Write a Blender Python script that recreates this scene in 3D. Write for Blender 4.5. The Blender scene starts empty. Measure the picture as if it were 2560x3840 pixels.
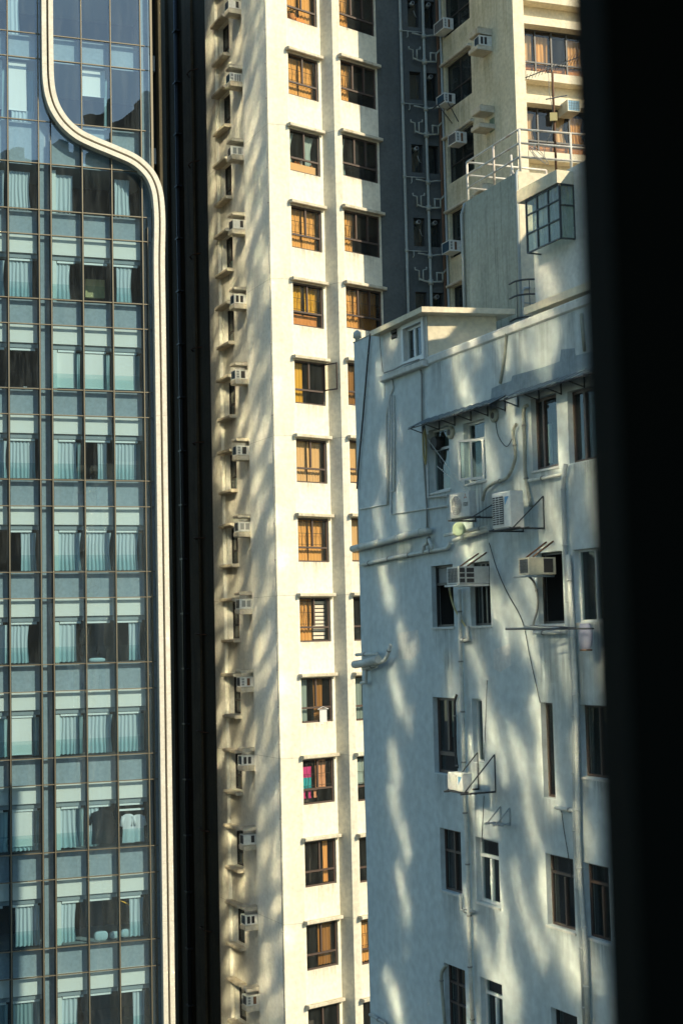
import bpy, math, random
from mathutils import Vector, Matrix
random.seed(7)
S = bpy.context.scene
COL = S.collection
rad = math.radians
# ------------------------------------------------------------------ camera model (fitted to the photograph's vanishing points)
F = 5592.8; PITCH = rad(4.8305); ROLL = rad(-1.3483); CZ = 30.0
cp, sp, cr, sr = math.cos(PITCH), math.sin(PITCH), math.cos(ROLL), math.sin(ROLL)
_rt = Vector((1, 0, 0)); _up = Vector((0, -sp, cp)); FWD = Vector((0, cp, sp))
RT = _rt * cr + _up * sr; UP = _up * cr - _rt * sr
def ray(x, y):
    return RT * ((x - 1280) / F) - UP * ((y - 1920) / F) + FWD
def at(x, y, Y):
    v = ray(x, y); k = Y / v.y
    return Vector((v.x * k, Y, CZ + v.z * k))
class PL:
    """a vertical plane: u runs right along it, d outwards, z up"""
    def __init__(s, P, az):
        a = rad(az); U = Vector((math.sin(a), math.cos(a), 0))
        if U.x < 0: U = -U
        s.U = U; s.N = Vector((U.y, -U.x, 0)); s.P = Vector((P[0], P[1], 0))
        if s.N.dot(s.P) > 0: s.N = -s.N
        s.th = math.atan2(U.y, U.x)
        s.flip = (Vector((-U.y, U.x, 0)).dot(s.N) > 0)
    def uz(s, x, y, d=0):
        v = ray(x, y); t = (s.P + s.N * d).dot(s.N) / (v.x * s.N.x + v.y * s.N.y)
        q = Vector((v.x * t, v.y * t, 0)) - s.P
        return q.dot(s.U), CZ + v.z * t
    def p(s, u, d, z):
        q = s.P + s.U * u + s.N * d
        return Vector((q.x, q.y, z))
    def sub(s, u, az):
        return PL(s.P + s.U * u, az)
    def off(s, d):
        o = PL.__new__(PL); o.U, o.N, o.th, o.flip = s.U, s.N, s.th, s.flip; o.P = s.P + s.N * d
        return o
# ------------------------------------------------------------------ materials
M = {}
def mat(name, col, rough=.6, metal=0, spec=.5):
    m = bpy.data.materials.new(name); m.use_nodes = True
    b = m.node_tree.nodes['Principled BSDF']
    b.inputs['Base Color'].default_value = (*col, 1); b.inputs['Roughness'].default_value = rough
    b.inputs['Metallic'].default_value = metal; b.inputs['Specular IOR Level'].default_value = spec
    M[name] = m
    return m
def worn(name, col, col2, stain, rough=.85, big=.35, streak=.5, bump=.15, fine=9, spec=.25, hs=2.2):
    """plaster / concrete / paint with blotches, vertical rain streaks and grain"""
    m = mat(name, col, rough, 0, spec); nt = m.node_tree; N = nt.nodes; L = nt.links; b = N['Principled BSDF']
    tc = N.new('ShaderNodeTexCoord')
    n1 = N.new('ShaderNodeTexNoise'); n1.inputs['Scale'].default_value = big; n1.inputs['Detail'].default_value = 6; n1.inputs['Roughness'].default_value = .65
    L.new(tc.outputs['Object'], n1.inputs['Vector'])
    r1 = N.new('ShaderNodeValToRGB'); r1.color_ramp.elements[0].position = .35; r1.color_ramp.elements[1].position = .68
    r1.color_ramp.elements[0].color = (*col2, 1); r1.color_ramp.elements[1].color = (*col, 1)
    L.new(n1.outputs['Fac'], r1.inputs['Fac'])
    mp = N.new('ShaderNodeMapping'); mp.inputs['Scale'].default_value = (hs, hs, .16)
    L.new(tc.outputs['Object'], mp.inputs['Vector'])
    n2 = N.new('ShaderNodeTexNoise'); n2.inputs['Scale'].default_value = 1.6; n2.inputs['Detail'].default_value = 7; n2.inputs['Roughness'].default_value = .7
    L.new(mp.outputs['Vector'], n2.inputs['Vector'])
    r2 = N.new('ShaderNodeValToRGB'); r2.color_ramp.elements[0].position = .5; r2.color_ramp.elements[1].position = .78
    r2.color_ramp.elements[0].color = (0, 0, 0, 1); r2.color_ramp.elements[1].color = (streak, streak, streak, 1)
    L.new(n2.outputs['Fac'], r2.inputs['Fac'])
    mx = N.new('ShaderNodeMix'); mx.data_type = 'RGBA'
    L.new(r2.outputs['Color'], mx.inputs['Factor']); L.new(r1.outputs['Color'], mx.inputs[6]); mx.inputs[7].default_value = (*stain, 1)
    n3 = N.new('ShaderNodeTexNoise'); n3.inputs['Scale'].default_value = fine; n3.inputs['Detail'].default_value = 5
    L.new(tc.outputs['Object'], n3.inputs['Vector'])
    r3 = N.new('ShaderNodeMapRange'); r3.inputs['From Min'].default_value = .3; r3.inputs['From Max'].default_value = .7
    r3.inputs['To Min'].default_value = .86; r3.inputs['To Max'].default_value = 1.08
    L.new(n3.outputs['Fac'], r3.inputs['Value'])
    mu = N.new('ShaderNodeMix'); mu.data_type = 'RGBA'; mu.blend_type = 'MULTIPLY'; mu.inputs['Factor'].default_value = 1
    L.new(mx.outputs[2], mu.inputs[6]); L.new(r3.outputs['Result'], mu.inputs[7])
    L.new(mu.outputs[2], b.inputs['Base Color'])
    bp = N.new('ShaderNodeBump'); bp.inputs['Strength'].default_value = bump; bp.inputs['Distance'].default_value = .03
    L.new(n3.outputs['Fac'], bp.inputs['Height']); L.new(bp.outputs['Normal'], b.inputs['Normal'])
    return m
def glass(name, tint, ior=1.6, rough=.0, wav=0, dirt=0):
    m = bpy.data.materials.new(name); m.use_nodes = True; nt = m.node_tree; N = nt.nodes; L = nt.links
    N.remove(N['Principled BSDF']); out = N['Material Output']
    t = N.new('ShaderNodeBsdfTransparent'); t.inputs['Color'].default_value = (*tint, 1)
    g = N.new('ShaderNodeBsdfGlossy'); g.inputs['Roughness'].default_value = rough; g.inputs['Color'].default_value = (.95, .98, 1, 1)
    # Schlick reflectance, the same from both sides of the pane
    f0 = ((ior - 1) / (ior + 1)) ** 2
    ge = N.new('ShaderNodeNewGeometry'); dt = N.new('ShaderNodeVectorMath'); dt.operation = 'DOT_PRODUCT'
    L.new(ge.outputs['Incoming'], dt.inputs[0]); L.new(ge.outputs['Normal'], dt.inputs[1])
    def mth(op, a, b=None):
        k = N.new('ShaderNodeMath'); k.operation = op
        for i, x in enumerate((a, b)):
            if x is None: continue
            if isinstance(x, (int, float)): k.inputs[i].default_value = x
            else: L.new(x, k.inputs[i])
        return k.outputs[0]
    om = mth('SUBTRACT', 1, mth('ABSOLUTE', dt.outputs['Value']))
    fr = mth('ADD', f0, mth('MULTIPLY', mth('POWER', om, 5), 1 - f0))
    mx = N.new('ShaderNodeMixShader'); L.new(fr, mx.inputs[0]); L.new(t.outputs[0], mx.inputs[1]); L.new(g.outputs[0], mx.inputs[2])
    last = mx
    tc = N.new('ShaderNodeTexCoord')
    if wav:
        n = N.new('ShaderNodeTexNoise'); n.inputs['Scale'].default_value = .8; n.inputs['Detail'].default_value = 1
        L.new(tc.outputs['Object'], n.inputs['Vector'])
        bp = N.new('ShaderNodeBump'); bp.inputs['Strength'].default_value = wav; bp.inputs['Distance'].default_value = .02
        L.new(n.outputs['Fac'], bp.inputs['Height']); L.new(bp.outputs['Normal'], g.inputs['Normal'])
    if dirt:
        mp = N.new('ShaderNodeMapping'); mp.inputs['Scale'].default_value = (3, 3, .35); L.new(tc.outputs['Object'], mp.inputs['Vector'])
        n = N.new('ShaderNodeTexNoise'); n.inputs['Scale'].default_value = 1.5; n.inputs['Detail'].default_value = 8; n.inputs['Roughness'].default_value = .7
        L.new(mp.outputs['Vector'], n.inputs['Vector'])
        mr = N.new('ShaderNodeMapRange'); mr.inputs['From Min'].default_value = .45; mr.inputs['From Max'].default_value = .8
        mr.inputs['To Min'].default_value = dirt * .3; mr.inputs['To Max'].default_value = dirt * 1.6
        L.new(n.outputs['Fac'], mr.inputs['Value'])
        di = N.new('ShaderNodeBsdfDiffuse'); di.inputs['Color'].default_value = (.5, .56, .55, 1)
        m2 = N.new('ShaderNodeMixShader'); L.new(mr.outputs['Result'], m2.inputs[0]); L.new(mx.outputs[0], m2.inputs[1]); L.new(di.outputs[0], m2.inputs[2]); last = m2
    L.new(last.outputs[0], out.inputs['Surface']); M[name] = m
    return m
def cloth(name, col, trans=.3):
    m = mat(name, col, .9, 0, .1); nt = m.node_tree; N = nt.nodes; L = nt.links; b = N['Principled BSDF']
    t = N.new('ShaderNodeBsdfTranslucent'); t.inputs['Color'].default_value = (*col, 1)
    mx = N.new('ShaderNodeMixShader'); mx.inputs[0].default_value = trans
    L.new(b.outputs[0], mx.inputs[1]); L.new(t.outputs[0], mx.inputs[2]); L.new(mx.outputs[0], N['Material Output'].inputs['Surface'])
    return m
worn('cream_render', (.82, .765, .63), (.76, .70, .55), (.56, .48, .33), big=.3, streak=.32, bump=.25, fine=7)
worn('side_render', (.82, .81, .74), (.75, .735, .64), (.52, .45, .30), big=.45, streak=.4, bump=.25, fine=7)  # cream tower's shaded side: the cool cast of its shade put into colour
worn('ledge', (.66, .61, .50), (.50, .44, .33), (.26, .2, .12), big=1.6, streak=.7, bump=.35, fine=14)
worn('wing_render', (.66, .61, .46), (.55, .50, .35), (.30, .25, .14), big=.5, streak=.75, bump=.25, fine=8)
worn('well_render', (.115, .125, .125), (.085, .095, .095), (.06, .065, .065), big=.6, streak=.5, bump=.2)  # same tower's render, darkened to carry the shade of the light well
worn('white_paint', (.575, .63, .615), (.51, .56, .55), (.40, .40, .33), big=.28, streak=.34, bump=.14, fine=5, hs=1.5)
worn('stained_concrete', (.43, .43, .35), (.34, .34, .27), (.10, .105, .08), big=.8, streak=1.0, bump=.3, fine=10, hs=5)
worn('roof_render', (.76, .67, .50), (.69, .60, .43), (.48, .40, .28), big=.6, streak=.3, bump=.15)
worn('old_white', (.66, .66, .62), (.58, .58, .53), (.42, .38, .3), big=.7, streak=.45, bump=.15)
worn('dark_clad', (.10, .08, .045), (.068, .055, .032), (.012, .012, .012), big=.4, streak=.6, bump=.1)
worn('brown_clad', (.16, .12, .07), (.10, .075, .045), (.03, .02, .012), big=.8, streak=.8, bump=.1)
worn('trim_white', (.64, .60, .51), (.60, .555, .46), (.48, .43, .34), rough=.5, big=.6, streak=.2, bump=.04)
worn('asphalt', (.05, .05, .05), (.04, .04, .04), (.03, .03, .03))
worn('pipe_white', (.62, .63, .58), (.54, .55, .49), (.33, .29, .2), rough=.5, big=2, streak=.5, bump=.05)
worn('pipe_well', (.40, .42, .38), (.32, .34, .30), (.24, .22, .16), rough=.5, big=2, streak=.5, bump=.05)  # darker copy of pipe_white, the well's dimness put into the colour
worn('rust', (.17, .095, .055), (.12, .065, .04), (.07, .045, .03), big=3, streak=.6, bump=.3, fine=25)
worn('rail_white', (.72, .70, .64), (.62, .57, .48), (.36, .17, .07), rough=.5, big=2.5, streak=.8, bump=.08)
worn('ac_white', (.72, .72, .68), (.66, .66, .61), (.5, .45, .34), rough=.45, big=2, streak=.35, bump=.03)
worn('ac_grey', (.50, .52, .50), (.45, .47, .45), (.33, .31, .25), rough=.5, big=1.6, streak=.4, bump=.03)
worn('ac_cream', (.62, .57, .43), (.55, .5, .37), (.4, .33, .2), rough=.5, big=1.6, streak=.4, bump=.03)
worn('wood', (.58, .27, .09), (.46, .2, .06), (.2, .09, .03), big=2, streak=.7, bump=.05, hs=8)
worn('spandrel', (.31, .355, .37), (.27, .315, .33), (.23, .26, .27), rough=.6, big=.35, streak=.4, bump=.02)
worn('awning_metal', (.16, .2, .22), (.12, .155, .17), (.08, .1, .1), rough=.5, big=1.5, streak=.5, bump=.1)
mat('frame_brown', (.075, .05, .04), .5); mat('frame_dark', (.03, .028, .026), .5); mat('frame_white', (.62, .64, .62), .45)
mat('mullion', (.17, .145, .10), .5, .4); mat('groove', (.03, .04, .045), .6); mat('black', (.012, .012, .012), .8)
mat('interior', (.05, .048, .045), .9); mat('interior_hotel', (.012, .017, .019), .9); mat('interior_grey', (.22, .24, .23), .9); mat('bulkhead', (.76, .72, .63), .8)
mat('blind', (.78, .75, .67), .8); mat('blind_box', (.80, .80, .74), .6); mat('pillar_white', (.68, .70, .62), .8); mat('slab_grey', (.28, .31, .31), .85)
mat('coil_blue', (.05, .14, .22), .4, .3); mat('coil_grey', (.20, .21, .21), .5, .3); mat('vent_dark', (.035, .032, .03), .7); mat('vent_brown', (.15, .07, .03), .7); mat('vent_grey', (.25, .26, .25), .7)
mat('steel_dark', (.055, .058, .06), .5, .4); mat('rubber', (.02, .02, .02), .6); mat('grille_black', (.03, .022, .018), .5)
mat('hose_yellow', (.42, .36, .16), .5); mat('cable_grey', (.22, .22, .2), .6); mat('green_plastic', (.42, .52, .36), .5); mat('bag_purple', (.30, .30, .38), .5); mat('pvc_grey', (.34, .37, .36), .5)
mat('leaf', (.07, .13, .03), .7); mat('orange_box', (.75, .25, .03), .6); mat('lamp_yellow', (.85, .42, .02), .5); mat('logo_blue', (.02, .2, .42), .4); mat('logo_red', (.25, .05, .03), .4)
mat('sign_paper', (.75, .75, .72), .7); mat('reflection_beige', (.55, .43, .2), .7); mat('pier_dark', (.006, .007, .006), .9, 0, .05); mat('floor_dark', (.02, .02, .02), .9)
cloth('curtain_orange', (.88, .50, .17)); cloth('curtain_yellow', (.78, .47, .06)); cloth('curtain_pale', (.84, .57, .28)); cloth('curtain_brown', (.36, .19, .06)); cloth('curtain_teal', (.42, .58, .58)); cloth('curtain_hotel', (.66, .74, .74)); cloth('curtain_dim', (.30, .42, .42))
cloth('cloth_pink', (.72, .08, .32)); cloth('cloth_cyan', (.05, .5, .58)); cloth('cloth_peach', (.75, .42, .25)); cloth('cloth_white', (.8, .8, .78)); cloth('cloth_black', (.015, .016, .018), .02)
glass('hotel_glass', (.70, .84, .91), 2.1, 0, .2, .05); glass('glass_clear', (.92, .89, .84), 1.5, 0, .25, .04); glass('glass_dark', (.55, .66, .64), 1.6, 0, .3, .07)
glass('balustrade', (.74, .87, .88), 1.45); glass('glass_frosted', (.66, .76, .66), 1.5, .25, 0, .5)
# mirror-coated panes of the tower across the street, outside the frame: they throw the sunlight back onto the shaded walls
mat('mirror_warm', (.97, .93, .78), .06, 1); mat('mirror_cool', (.74, .73, .64), .065, 1)
# ------------------------------------------------------------------ mesh building
class MB:
    def __init__(s): s.v = []; s.f = []; s.mi = []; s.ms = []; s.sm = []; s.cur = 0; s.smooth = False
    def m(s, name):
        if name not in s.ms: s.ms.append(name)
        s.cur = s.ms.index(name); return s
    def face(s, *pts):
        b = len(s.v); s.v.extend(Vector(p) for p in pts); s.f.append(tuple(range(b, b + len(pts)))); s.mi.append(s.cur); s.sm.append(s.smooth)
    def box8(s, c):
        b = len(s.v); s.v.extend(Vector(p) for p in c)
        for q in ((0, 3, 2, 1), (4, 5, 6, 7), (0, 1, 5, 4), (1, 2, 6, 5), (2, 3, 7, 6), (3, 0, 4, 7)):
            s.f.append(tuple(b + i for i in q)); s.mi.append(s.cur); s.sm.append(False)
    def box(s, x0, x1, y0, y1, z0, z1):
        s.box8([(x0, y0, z0), (x1, y0, z0), (x1, y1, z0), (x0, y1, z0), (x0, y0, z1), (x1, y0, z1), (x1, y1, z1), (x0, y1, z1)])
    def pbox(s, pl, u0, u1, d0, d1, z0, z1):
        P = pl.p
        s.box8([P(u0, d1, z0), P(u1, d1, z0), P(u1, d0, z0), P(u0, d0, z0), P(u0, d1, z1), P(u1, d1, z1), P(u1, d0, z1), P(u0, d0, z1)])
    def bev(s, pl, u0, u1, d0, d1, z0, z1, b=.03):
        """a box with its outer top and bottom edges and ends chamfered"""
        P = pl.p; prof = [(d0, z0), (d1 - b, z0), (d1, z0 + b), (d1, z1 - b), (d1 - b, z1), (d0, z1)]
        n = len(prof); e = b * .7
        A = [P(u0 + (e if d > d1 - 1e-6 else 0), d, z) for d, z in prof]; B = [P(u1 - (e if d > d1 - 1e-6 else 0), d, z) for d, z in prof]
        for i in range(n):
            j = (i + 1) % n; s.face(A[i], B[i], B[j], A[j])
        s.face(*A[::-1]); s.face(*B)
    def pq(s, pl, u0, u1, d, z0, z1):
        P = pl.p; s.face(P(u0, d, z0), P(u1, d, z0), P(u1, d, z1), P(u0, d, z1))
    def tube(s, pts, r, n=8, caps=True):
        pts = [Vector(p) for p in pts]; b = len(s.v); k = len(pts); up = None
        for i, p in enumerate(pts):
            t = (pts[min(i + 1, k - 1)] - pts[max(i - 1, 0)]).normalized()
            if up is None:
                up = Vector((0, 0, 1)) if abs(t.z) < .9 else Vector((1, 0, 0))
            a = t.cross(up).normalized(); c = a.cross(t).normalized(); up = c
            rr = r[i] if isinstance(r, (list, tuple)) else r
            for j in range(n):
                w = 2 * math.pi * j / n; s.v.append(p + (a * math.cos(w) + c * math.sin(w)) * rr)
        for i in range(k - 1):
            for j in range(n):
                s.f.append((b + i * n + j, b + i * n + (j + 1) % n, b + (i + 1) * n + (j + 1) % n, b + (i + 1) * n + j)); s.mi.append(s.cur); s.sm.append(True)
        if caps:
            s.f.append(tuple(b + j for j in range(n))[::-1]); s.mi.append(s.cur); s.sm.append(False)
            s.f.append(tuple(b + (k - 1) * n + j for j in range(n))); s.mi.append(s.cur); s.sm.append(False)
    def bar(s, a, b, r=.02): s.tube([a, b], r, 6)
    def sheet(s, rows):
        """grid of points -> smooth quads"""
        b = len(s.v); n = len(rows[0])
        for r in rows: s.v.extend(r)
        for i in range(len(rows) - 1):
            for j in range(n - 1):
                s.f.append((b + i * n + j, b + i * n + j + 1, b + (i + 1) * n + j + 1, b + (i + 1) * n + j)); s.mi.append(s.cur); s.sm.append(True)
    def build(s, name, parent=None, root=None, local=False):
        o0 = Vector((0, 0, 0))
        if not local and parent is not None: o0 = ROOTLOC[parent.name]
        elif not local and root is not None: o0 = Vector(root)
        me = bpy.data.meshes.new(name)
        me.from_pydata([tuple(v - o0) for v in s.v], [], s.f)
        for n in s.ms: me.materials.append(M[n])
        for p, i, k in zip(me.polygons, s.mi, s.sm): p.material_index = i; p.use_smooth = k
        me.update()
        o = bpy.data.objects.new(name, me); COL.objects.link(o)
        if parent is not None: o.parent = parent; ROOTLOC[o.name] = o0
        elif root is not None: o.location = o0; ROOTLOC[o.name] = o0
        else: ROOTLOC[o.name] = Vector((0, 0, 0))
        return o
ROOTLOC = {}
def stain_mat(name, col, dens):
    m = mat(name, col, .95, 0, .1); nt = m.node_tree; N = nt.nodes; L = nt.links; b = N['Principled BSDF']
    tr = N.new('ShaderNodeBsdfTransparent'); mx = N.new('ShaderNodeMixShader'); uv = N.new('ShaderNodeUVMap'); sx = N.new('ShaderNodeSeparateXYZ'); L.new(uv.outputs[0], sx.inputs[0])
    tc = N.new('ShaderNodeTexCoord'); mp = N.new('ShaderNodeMapping'); mp.inputs['Scale'].default_value = (9, 9, .5); L.new(tc.outputs['Object'], mp.inputs['Vector'])
    n = N.new('ShaderNodeTexNoise'); n.inputs['Scale'].default_value = 1.2; n.inputs['Detail'].default_value = 6; n.inputs['Roughness'].default_value = .7; L.new(mp.outputs[0], n.inputs['Vector'])
    def k(op, a, b_=None, c=None):
        q = N.new('ShaderNodeMath'); q.operation = op; q.use_clamp = True
        for i, x in enumerate((a, b_, c)):
            if x is None: continue
            if isinstance(x, (int, float)): q.inputs[i].default_value = x
            else: L.new(x, q.inputs[i])
        return q.outputs[0]
    edge = k('MULTIPLY', k('MULTIPLY', sx.outputs[0], 5), k('MULTIPLY', k('SUBTRACT', 1, sx.outputs[0]), 5))
    st = k('MULTIPLY', k('SUBTRACT', n.outputs['Fac'], .38), 3.2)
    a = k('MULTIPLY', k('MULTIPLY', k('MULTIPLY', st, k('POWER', sx.outputs[1], 1.3)), edge), dens)
    if 'green' in name: a = k('MULTIPLY', a, k('MULTIPLY', k('SUBTRACT', 1, sx.outputs[1]), 4))
    L.new(a, mx.inputs[0]); L.new(tr.outputs[0], mx.inputs[1]); L.new(b.outputs[0], mx.inputs[2]); L.new(mx.outputs[0], N['Material Output'].inputs['Surface'])
stain_mat('stain_brown', (.24, .16, .08), .6); stain_mat('stain_grey', (.22, .20, .16), .42); stain_mat('stain_green', (.27, .27, .17), .6)
def stains(name, parent, m, items):
    """run-off stains: list of (plane, u0, u1, offset, z_bottom, z_top); strongest at the top"""
    o0 = ROOTLOC[parent.name]; vs, fs, uvs = [], [], []
    for pl, u0, u1, d, z0, z1 in items:
        b = len(vs); vs += [pl.p(u0, d, z0) - o0, pl.p(u1, d, z0) - o0, pl.p(u1, d, z1) - o0, pl.p(u0, d, z1) - o0]; fs.append((b, b + 1, b + 2, b + 3)); uvs += [(0, 0), (1, 0), (1, 1), (0, 1)]
    me = bpy.data.meshes.new(name); me.from_pydata([tuple(v) for v in vs], [], fs); me.materials.append(M[m]); l = me.uv_layers.new(name='UVMap')
    for i, uv in enumerate(uvs): l.data[i].uv = uv
    o = bpy.data.objects.new(name, me); COL.objects.link(o); o.parent = parent; ROOTLOC[o.name] = o0; return o
def thing(name, label, cat, loc=(0, 0, 0), group=None):
    o = bpy.data.objects.new(name, None); COL.objects.link(o); o.location = loc; o.empty_display_size = .3
    o['label'] = label; o['category'] = cat
    if group: o['group'] = group
    ROOTLOC[o.name] = Vector(loc)
    return o
def tag(o, label, cat, group=None):
    o['label'] = label; o['category'] = cat
    if group: o['group'] = group
    return o
def single(mb, name, label, cat, root, group=None): return tag(mb.build(name, None, root), label, cat, group)
def copy_tree(o, label, group=None, loc=None, rz=None):
    r = o.copy(); COL.objects.link(r); r['label'] = label
    if group: r['group'] = group
    if loc is not None: r.location = loc
    if rz is not None: r.rotation_euler = (0, 0, rz)
    for c in list(o.children):
        k = c.copy(); COL.objects.link(k); k.parent = r
        for g in list(c.children):
            h = g.copy(); COL.objects.link(h); h.parent = k
    return r
def wall(mb, pl, u0, u1, z0, z1, holes=(), d=0, rd=.2, wm='cream_render', rm=None):
    us = sorted({u0, u1, *[h[0] for h in holes], *[h[1] for h in holes]}); zs = sorted({z0, z1, *[h[2] for h in holes], *[h[3] for h in holes]})
    us = [u for u in us if u0 - 1e-6 <= u <= u1 + 1e-6]; zs = [z for z in zs if z0 - 1e-6 <= z <= z1 + 1e-6]
    mb.m(wm)
    for i in range(len(us) - 1):
        run = None
        for j in range(len(zs) - 1):
            cu, c = (us[i] + us[i + 1]) / 2, (zs[j] + zs[j + 1]) / 2
            hole = any(h[0] < cu < h[1] and h[2] < c < h[3] for h in holes)
            if hole:
                if run is not None: mb.pq(pl, us[i], us[i + 1], d, run, zs[j]); run = None
            elif run is None: run = zs[j]
        if run is not None: mb.pq(pl, us[i], us[i + 1], d, run, zs[-1])
    mb.m(rm or wm)
    for a, b, c, e in holes:
        P = pl.p; q = d - rd
        mb.face(P(a, d, c), P(a, q, c), P(a, q, e), P(a, d, e)); mb.face(P(b, q, c), P(b, d, c), P(b, d, e), P(b, q, e))
        mb.face(P(a, d, c), P(b, d, c), P(b, q, c), P(a, q, c)); mb.face(P(a, q, e), P(b, q, e), P(b, d, e), P(a, d, e))
def room(mb, pl, a, b, c, e, d0, d1, m='interior'):
    """the dark room behind an opening: back, sides, floor and ceiling"""
    mb.m(m); P = pl.p; g = .25
    A, B, C_, E_ = a - g, b + g, c - .3, e + .2
    mb.pq(pl, A, B, d1, C_, E_)
    mb.face(P(A, d0, C_), P(A, d1, C_), P(A, d1, E_), P(A, d0, E_)); mb.face(P(B, d1, C_), P(B, d0, C_), P(B, d0, E_), P(B, d1, E_))
    mb.face(P(A, d0, C_), P(B, d0, C_), P(B, d1, C_), P(A, d1, C_)); mb.face(P(A, d1, E_), P(B, d1, E_), P(B, d0, E_), P(A, d0, E_))
def frame(mb, pl, a, b, c, e, d, vm=(), hm=(), fw=.05, fd=.06, m='frame_brown', gap=.003):
    """window frame: outer bars, vertical bars at fractions vm (from left, between z fractions), horizontal bars at fractions hm"""
    mb.m(m); a += gap; b -= gap; c += gap; e -= gap
    mb.pbox(pl, a, a + fw, d - fd, d, c, e); mb.pbox(pl, b - fw, b, d - fd, d, c, e)
    mb.pbox(pl, a + fw, b - fw, d - fd, d, c, c + fw); mb.pbox(pl, a + fw, b - fw, d - fd, d, e - fw, e)
    for h in hm:
        z = c + (e - c) * h; mb.pbox(pl, a + fw, b - fw, d - fd, d + .006, z - fw * .6, z + fw * .6)
    for v in vm:
        f, lo, hi = v if isinstance(v, tuple) else (v, 0, 1)
        u = a + (b - a) * f; mb.pbox(pl, u - fw * .6, u + fw * .6, d - fd, d + .012, c + fw + (e - c - 2 * fw) * lo + (.03 if lo else 0), c + fw + (e - c - 2 * fw) * hi)
def curtain(mb, pl, u0, u1, d, z0, z1, m, folds=None, amp=.035, flare=0, gather=0, seed=0):
    rnd = random.Random(seed * 31 + int(u0 * 100)); w = u1 - u0; folds = folds or max(3, int(w / .13)); n = folds * 5; mb.m(m)
    ph = [rnd.uniform(-.6, .6) for _ in range(folds + 2)]; am = [rnd.uniform(.55, 1.3) for _ in range(folds + 2)]
    rows = []
    for i in range(8):
        t = i / 7; z = z1 + (z0 - z1) * t; row = []
        sc = 1 + flare * t - gather * math.sin(math.pi * min(1, t * 1.1)) ; 
        for j in range(n + 1):
            x = j / n; k = int(x * folds); a = am[k] * amp * (.55 + .45 * t)
            row.append(pl.p(u0 + w * x * sc + .012 * math.sin(3 * t + x * 9), d + a * math.sin(2 * math.pi * x * folds + ph[k] * t + .6 * t), z - (.01 * math.sin(2 * math.pi * x * folds) if i == 7 else 0)))
        rows.append(row)
    mb.sheet(rows)
def winpart(pl, root, a, b, c, e, d, fm='frame_brown', gm='glass_clear', vm=(), hm=(), fw=.05, fd=.06, name='window'):
    mb = MB(); frame(mb, pl, a, b, c, e, d, vm, hm, fw, fd, fm); w = mb.build(name, root)
    g = MB().m(gm); g.pq(pl, a + fw * .5, b - fw * .5, d - fd * .5, c + fw * .5, e - fw * .5); g.build('pane', w)
    return w
def zr(x0, y0, s): return lambda x, y: (x0 + x / s, y0 + y / s)
# ------------------------------------------------------------------ planes of the place
A = PL(at(630, 2393, 54), 70.1); KA = .9                       # curtain wall of the glass tower
K = at(1035, 2000, 53)
B = PL(K, -24.5); E = PL(K, 73.5)                      # residential tower: shaded side and its corner strip
C = E.sub(E.uz(1092, 1041)[0], 49.5); cw = C.uz(1222, 1066)[0]
FS = C.sub(cw, -53); fw_ = FS.uz(1266, 1000)[0]
G = FS.sub(fw_, 78); gw = G.uz(1291, 1047)[0]
C2 = G.sub(gw, 49.5); c2w = C2.uz(1431, 964)[0]
W = C2.sub(c2w, 73.5); LW = W.sub(2.505, -23.5); lw = 5.69
WF = LW.sub(lw, 70.5)
D = PL(at(1350, 2393, 38), -24.5)                      # white block on the right
FH = 2.866
# ------------------------------------------------------------------ glass tower
gt = thing('glass_tower', 'tall glass curtain wall tower with curtained rooms and a curving double white trim', 'building', A.p(-6, -6, 0))
rowz = [30.7, 28.15, 27.14, 24.56, 23.53, 20.96, 19.22, 17.32, 16.31, 13.71, 12.68, 10.09, 9.06, 6.48, 5.44, 2.84, 1.82, -.76, -1.8, -4.37, -5.39, -7.98, -9.01, -11.59, -12.62, -15.2]
rowz = [CZ + z * KA for z in rowz]
cols = [u * KA for u in (-7.47, -6.22, -5.01, -4.53, -3.27, -2.07, -.83, -.61)]
UE = -.61 * KA
NARROW = 2
ztop, zbot = rowz[0], rowz[-1]
# kinds of rows: window rows are the tall ones (and the shorter one under the S curve)
isw = lambda i: i % 2 == 0
def zpx(y, x=300): return A.uz(x, y)[1]
SZ = [(173, -40), (174, 120), (175.5, 240), (178, 310), (187, 368), (206, 420), (240, 470), (288, 512), (345, 541), (420, 572), (490, 603), (532, 634), (563, 672), (582, 720), (590, 775), (593, 850)]
path = [A.uz(*p) for p in SZ]
ub = A.uz(598, 1500)[0]
path = [(u, z) for u, z in path]
# spline through the trim's centre line
def cat(pts, n=7):
    out = []
    P_ = [pts[0]] + pts + [pts[-1]]
    for i in range(1, len(P_) - 2):
        p0, p1, p2, p3 = P_[i - 1:i + 3]
        for k in range(n):
            t = k / n
            out.append(tuple(.5 * (2 * p1[c] + (p2[c] - p0[c]) * t + (2 * p0[c] - 5 * p1[c] + 4 * p2[c] - p3[c]) * t * t + (3 * p1[c] - p0[c] - 3 * p2[c] + p3[c]) * t ** 3) for c in (0, 1)))
    out.append(pts[-1]); return out
path += [(ub, CZ + 13.9), (ub, CZ + 12)]
path = [(path[0][0], ztop + 1)] + path
pl_ = cat(path)
tail = [(ub, CZ + z) for z in range(10, -18, -2)]
pl_ += tail
def trim_path_u(z):
    """u of the trim's centre line at height z"""
    for i in range(len(pl_) - 1):
        if pl_[i][1] >= z >= pl_[i + 1][1]:
            a, b = pl_[i], pl_[i + 1]; t = 0 if a[1] == b[1] else (a[1] - z) / (a[1] - b[1]); return a[0] + (b[0] - a[0]) * t
    return ub
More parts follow.
